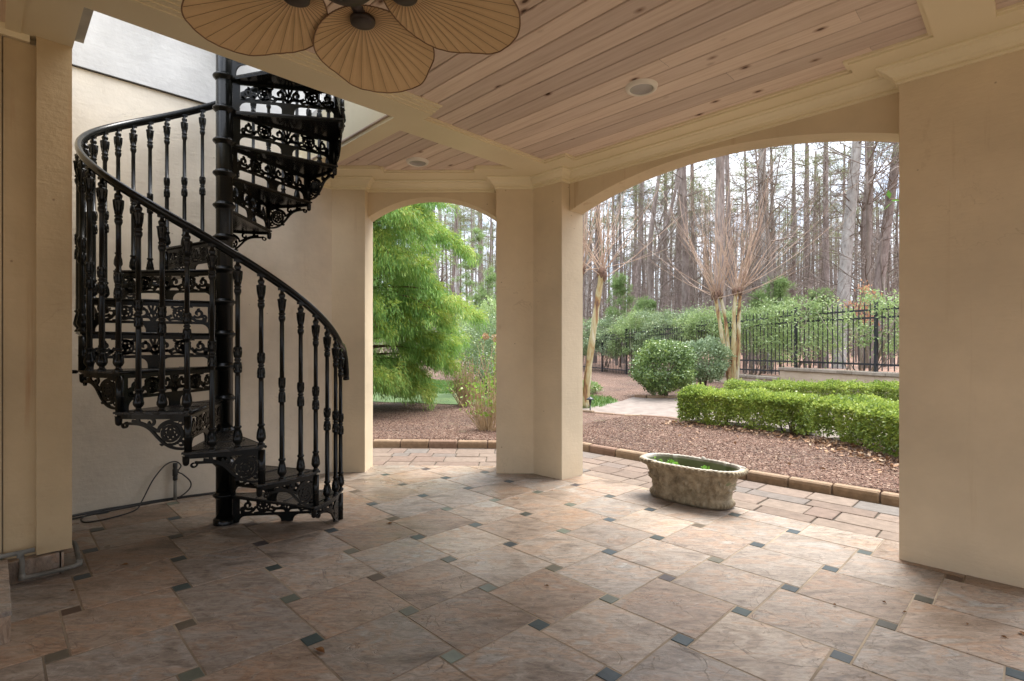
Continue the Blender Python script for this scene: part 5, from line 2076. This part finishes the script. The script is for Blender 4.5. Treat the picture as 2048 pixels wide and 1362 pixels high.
def twiggy(mb, r, p, d, L, th, depth, up=.06):
    n = 4
    pts, rad = [tuple(p)], [th]
    q, dd = np.array(p, float), np.array(d, float)
    for k in range(n):
        dd = dd + np.array([r.gauss(0, .13), r.gauss(0, .13), r.gauss(up, .10)])
        dd /= np.linalg.norm(dd)
        q = q + dd * L / n
        pts.append(tuple(q)); rad.append(th * (1 - .17 * (k + 1)))
        if depth > 0:
            for _ in range(1 if r.random() < .75 else 2):
                s = dd * .8 + np.array([r.gauss(0, .6), r.gauss(0, .6), r.gauss(.05, .4)])
                s /= np.linalg.norm(s)
                twiggy(mb, r, q, s, L * r.uniform(.38, .62), th * .52, depth - 1, up)
    mb.tube(pts, rad, 3 if th < .03 else 6, cap=False)
    return q


def pine_variant(seed, Hh, r0, mat, crown0):
    r = random.Random(seed)
    rng = np.random.default_rng(seed)
    tb, bb = MB(), MB()
    bx, by = r.uniform(-.4, .4), r.uniform(-.4, .4)
    trunk = smooth([(0, 0, -.6), (bx * .3, by * .2, Hh * .25), (bx, by, Hh * .55), (bx * 1.3, by * .6, Hh)], 7)
    tb.tube(trunk, np.linspace(r0 * 1.08, r0 * .45, len(trunk)), 12, cap=False)
    T = np.array(trunk)
    P, D = [], []
    for k in range(34):
        z = Hh * (.22 + .78 * r.random() ** .8)
        i = min(len(T) - 2, int(np.searchsorted(T[:, 2], z)))
        c = T[i]
        a = r.uniform(0, 6.283)
        L = r.uniform(.7, 2.6) * (1.25 if z > crown0 else .6)
        d = np.array([cos(a), sin(a), r.uniform(-.15, .35)])
        e = c + d * L
        bb.tube([tuple(c), tuple(c + d * L * .5 + np.array([0, 0, .1])), tuple(e)], [.03, .02, .006], 4, cap=False)
        for _ in range(4):
            s = d * .5 + np.array([r.gauss(0, .6), r.gauss(0, .6), r.gauss(.1, .4)])
            q = c + d * L * r.uniform(.3, .95)
            e2 = q + s * r.uniform(.3, .8)
            bb.tube([tuple(q), tuple((q + e2) / 2 + np.array([0, 0, .05])), tuple(e2)], [.011, .008, .004], 3, cap=False)
            if z > crown0:
                for w_ in range(2):
                    cc = e2 + np.array([r.gauss(0, .2), r.gauss(0, .2), r.gauss(0, .14)])
                    m = 26
                    dd = rng.normal(size=(m, 3)); dd /= np.linalg.norm(dd, axis=1)[:, None]; dd[:, 2] += .3
                    P.append(np.tile(cc, (m, 1)) + dd * .05); D.append(dd)
    V = leaves(np.concatenate(P), .24, .016, np.concatenate(D) * 3, .3) if P else None
    return tb.mesh('trunk', mat), bb.mesh('branches', M_FTWIG), np_mesh('needles', V, 4, M_NEEDLE) if V is not None else None


VAR = [pine_variant(100 + i, 19, .20, M_PBARK, 7.0 + i * .7) for i in range(4)] + [pine_variant(120 + i, 19, .20, M_GBARK, 9.0 + i) for i in range(2)]


def bare_variant(seed, Hh):
    r = random.Random(seed)
    tb, bb = MB(), MB()
    trunk = smooth([(0, 0, -.4), (r.uniform(-.2, .2), 0, Hh * .3), (r.uniform(-.4, .4), r.uniform(-.3, .3), Hh * .65), (r.uniform(-.6, .6), 0, Hh)], 5)
    tb.tube(trunk, np.linspace(.075, .018, len(trunk)), 7, cap=False)
    T = np.array(trunk)
    for k in range(16):
        i = r.randrange(2, len(T) - 1)
        a = r.uniform(0, 6.283)
        twiggy(bb, r, T[i], (cos(a), sin(a), r.uniform(.2, .9)), Hh * r.uniform(.16, .30), .024, 2)
    return tb.mesh('trunk', M_FTWIG), bb.mesh('branches', M_FTWIG)


BARE = [bare_variant(200 + i, 8.5) for i in range(6)]


def place_tree(name, label, x, y, z, mes, sc, rz, group, cat='tree', tilt=0, sxy=None):
    root = thing(name, label, cat, (x, y, z), group, rz)
    root.scale = (sxy or sc, sxy or sc, sc)
    if tilt: root.rotation_euler = (0, tilt, rz)
    for nm, me in zip(('trunk', 'branches', 'needles'), mes):
        if me is not None:
            link(nm, me, root)
    return root


# pines that can be told apart: photo column, apparent width, bark, label
rf = random.Random(31)
PINES = [(1437, 21, 1, 'broad pale grey pine trunk right behind the pruned myrtle'), (1691, 23, 4, 'thickest pale grey trunk at the right of the wide arch'), (1374, 15, 0, 'brown pine trunk left of the broad grey one behind the myrtle'), (1354, 13, 1, 'greyish pine trunk paired with the brown one on its right'),
         (1465, 12, 2, 'dark narrow pine trunk just right of the broad grey one'), (1510, 13, 3, 'rosy grey pine trunk between the myrtle and the pale twin trunks'), (1536, 15, 5, 'pale grey green trunk with a dark trunk touching its right side'), (1552, 9, 0, 'dark thin trunk touching the pale grey green trunk'),
         (1585, 10, 1, 'slim rosy pine trunk in the open gap of sky'), (1618, 10, 2, 'slim mottled pine trunk in the middle of the right woods'), (1655, 13, 0, 'reddish pine trunk left of the thickest pale trunk'), (1727, 17, 3, 'rosy brown pine trunk right of the thickest pale trunk'), (1764, 20, 1, 'leaning grey brown pine trunk nearest the near pier'),
         (1232, 9, 0, 'thin brown pine trunk above the leaning myrtle'), (1263, 9, 3, 'thin grey pine trunk behind the whips of the leaning myrtle'), (1291, 8, 2, 'dark thin pine trunk at the spring of the wide arch'), (1190, 12, 1, 'pine trunk close to the corner pillar behind the leaning myrtle'), (1335, 8, 2, 'narrow pine trunk at the left of the paired trunks')]
for px_, wpx, var, lab in PINES:
    rad_ = {0: .18, 1: .20, 2: .16, 3: .19, 4: .24, 5: .19}[var] * rf.uniform(.95, 1.1)
    Y = 2 * rad_ * 1044.4 / wpx
    Y = min(Y, 44)
    X = (px_ - 1024) / 1044.4 * Y
    tl = radians({1764: 5.5, 1691: 3.5, 1655: 1.5, 1536: 0.5}.get(px_, rf.uniform(-1.2, 1.2)))
    X -= math.tan(tl) * 5.0
    k = rad_ / .19
    place_tree('pine_tree', lab, X, Y, .5, VAR[var], 1.0, rf.uniform(0, 6.28), 'pines beyond the fence', tilt=0, sxy=k).rotation_euler = (0, tl, 0)

# a forked leaning hardwood
tb, bb = MB(), MB()
r_ = random.Random(77)
tb.tube(smooth([(0, 0, -.4), (.15, 0, 3.0), (.1, 0, 6.0), (.45, 0, 9), (1.2, 0, 13)], 6), np.linspace(.17, .08, 25), 9, cap=False)
tb.tube(smooth([(.12, 0, 4.6), (.9, .1, 7.0), (1.5, 0, 9.5), (1.7, 0, 13)], 6), np.linspace(.12, .06, 19), 8, cap=False)
for k in range(18):
    a = r_.uniform(0, 6.28); z = r_.uniform(3, 12)
    twiggy(bb, r_, (.2 + z * .06, 0, z), (cos(a), sin(a), .5), 2.4, .03, 2)
place_tree('forked_tree', 'forked bare tree leaning right above the rounded holly', (1296 - 1024) / 1044.4 * 27, 27, .3, (tb.mesh('trunk', M_PBARK), bb.mesh('branches', M_FTWIG)), 1, 0, None)

# filler: thin pines and bare trees deep in the woods
cnt = 0
while cnt < 60:
    px_ = rf.uniform(1150, 1830) if cnt < 40 else rf.uniform(860, 1010)
    Y = rf.uniform(36, 78)
    X = (px_ - 1024) / 1044.4 * Y
    place_tree('pine_tree', 'thin pine trunk deep in the woods behind the nearer trunks', X, Y, .6, VAR[rf.randrange(6)], 1.0, rf.uniform(0, 6.28), 'distant thin pines', sxy=rf.uniform(.7, 1.15)).rotation_euler = (rf.uniform(-.02, .02), rf.uniform(-.03, .03), rf.uniform(0, 6.28))
    cnt += 1
for k in range(92):
    px_ = rf.uniform(1140, 1830) if k < 62 else rf.uniform(850, 1010)
    Y = rf.uniform(17, 46)
    X = (px_ - 1024) / 1044.4 * Y
    s = (X - FP0[0]) * FD[0] + (Y - FP0[1]) * FD[1]
    if (X - FP0[0]) * FN[0] + (Y - FP0[1]) * FN[1] < 1.2:
        continue
    place_tree('bare_tree', 'slender bare understory tree with fine twigs among the pines', X, Y, .4, BARE[rf.randrange(6)], rf.uniform(.65, 1.25), rf.uniform(0, 6.28), 'bare understory trees')

# young soft pines and the copper leaved beech
def soft_pine(label, x, y, h, w, seed):
    r = random.Random(seed)
    root = thing('young_pine', label, 'tree', (x, y, .35), 'young pines behind the fence')
    tb = MB()
    tb.tube([(0, 0, -.2), (.05, 0, h * .5), (0, 0, h)], [.05, .035, .012], 6)
    P, D = [], []
    for k in range(46):
        z = h * r.uniform(.2, 1.0)
        a = r.uniform(0, 6.28); L = w * (1.08 - z / h) * r.uniform(.5, 1.1) + .15
        d = np.array([cos(a), sin(a), r.uniform(.1, .5)])
        c = np.array([0, 0, z])
        tb.tube([tuple(c), tuple(c + d * L)], [.012, .005], 4, cap=False)
        for q in range(7):
            cc = c + d * L * r.uniform(.35, 1.0) + np.array([r.gauss(0, .12), r.gauss(0, .12), r.gauss(0, .08)])
            m = 26
            dd = rand_unit(m); dd[:, 2] += .25; dd += d * .5
            P.append(np.tile(cc, (m, 1))); D.append(dd)
    link('trunk', tb.mesh('trunk', M_FTWIG), root)
    link('needles', np_mesh('needles', leaves(np.concatenate(P), .23, .018, np.concatenate(D) * 3, .3), 4, M_SOFT), root)


for px_, Y, h, w, lab in ((1240, 27, 4.4, 1.5, 'wide young pine with soft needles above the left evergreens'), (1290, 24, 3.0, 1.3, 'low young pine with soft needles left of the pruned myrtle'), (1560, 18.5, 3.2, .9, 'feathery pale young pine behind the wall step'), (1530, 20, 2.9, .8, 'small feathery young pine just right of the pruned myrtle'), (1640, 21, 3.2, .9, 'dark feathery young pine in front of the thick pale trunk'), (950, 30, 7.5, 2.0, 'tall soft pine in the gap right of the conifer'), (975, 26, 4.6, 1.6, 'lower soft pine in the gap right of the conifer')):
    soft_pine(lab, (px_ - 1024) / 1044.4 * Y, Y, h, w, int(px_))

M_COPPER = leaf_mat('copper beech leaf', [(0, (0.36, 0.16, 0.08)), (.5, (0.50, 0.26, 0.14)), (1, (0.58, 0.38, 0.24))], .45)
x, y = (1768 - 1024) / 1044.4 * 16.0, 16.0
root = thing('beech_sapling', 'beech sapling keeping dry copper leaves right of the thick pale trunk', 'tree', (x, y, .6))
tb = MB()
r_ = random.Random(5)
cl = []
for k in range(10):
    a = r_.uniform(2.2, 3.9); z = r_.uniform(1.3, 2.3)
    e = twiggy(tb, r_, (0, 0, z), (cos(a), sin(a) * .4, r_.uniform(-.1, .4)), r_.uniform(.6, 1.1), .014, 1, 0)
    cl += [e, np.array([0, 0, z]) * .4 + e * .6]
tb.tube([(0, 0, -.3), (.05, 0, 1.5), (.0, 0, 2.8)], [.035, .025, .01], 6)
link('trunk', tb.mesh('trunk', M_FTWIG), root)
C = np.array(cl)
P = C[RNG.integers(0, len(C), 420)] + RNG.normal(0, .09, (420, 3))
D = np.zeros((420, 3)); D[:, 2] = -1.2
link('leaves', np_mesh('leaves', leaves(P, .10, .05, D, .7), 4, M_COPPER), root)


# the far wood, too deep and tangled to count
r_ = random.Random(404)
mb = MB()
for k in range(1000):
    px_ = r_.uniform(700, 1900) if k < 430 else r_.uniform(-400, 700) if k < 640 else r_.uniform(1900, 3600)
    Y = r_.uniform(60, 120)
    X = (px_ - 1024) / 1044.4 * Y
    h = r_.uniform(14, 26)
    b = r_.uniform(-.8, .8)
    mb.tube([(X, Y, 0), (X + b * .4, Y, h * .5), (X + b, Y, h)], [r_.uniform(.10, .26), .12, .05], 5, cap=False)
    for q in range(9):
        z = h * r_.uniform(.04, .8)
        a = r_.uniform(0, 6.28); L = r_.uniform(1, 4)
        mb.tube([(X, Y, z), (X + cos(a) * L * .5, Y + sin(a) * L * .5, z + L * .35), (X + cos(a) * L, Y + sin(a) * L, z + L * .8)], [.06, .04, .02], 3, cap=False)
tag(mb.build('distant_woods', M_FTWIG), kind='stuff')
n = 44000
px_ = np.r_[RNG.uniform(700, 1900, 26000), RNG.uniform(-400, 700, 7000), RNG.uniform(1900, 3600, 11000)]; Y = RNG.uniform(45, 110, n)
zz = RNG.gamma(1.6, 1.1, n)
P = np.c_[(px_ - 1024) / 1044.4 * Y, Y, .4 + zz]
M_BRUSH = leaf_mat('winter brush', [(0, (0.11, 0.08, 0.06)), (.45, (0.18, 0.135, 0.105)), (.7, (0.22, 0.18, 0.13)), (.8, (0.12, 0.17, 0.06)), (1, (0.18, 0.24, 0.09))], .3)
tag(link('underbrush', np_mesh('underbrush', leaves(P, .95, .10, None, 1, up=.5), 4, M_BRUSH)), kind='stuff')
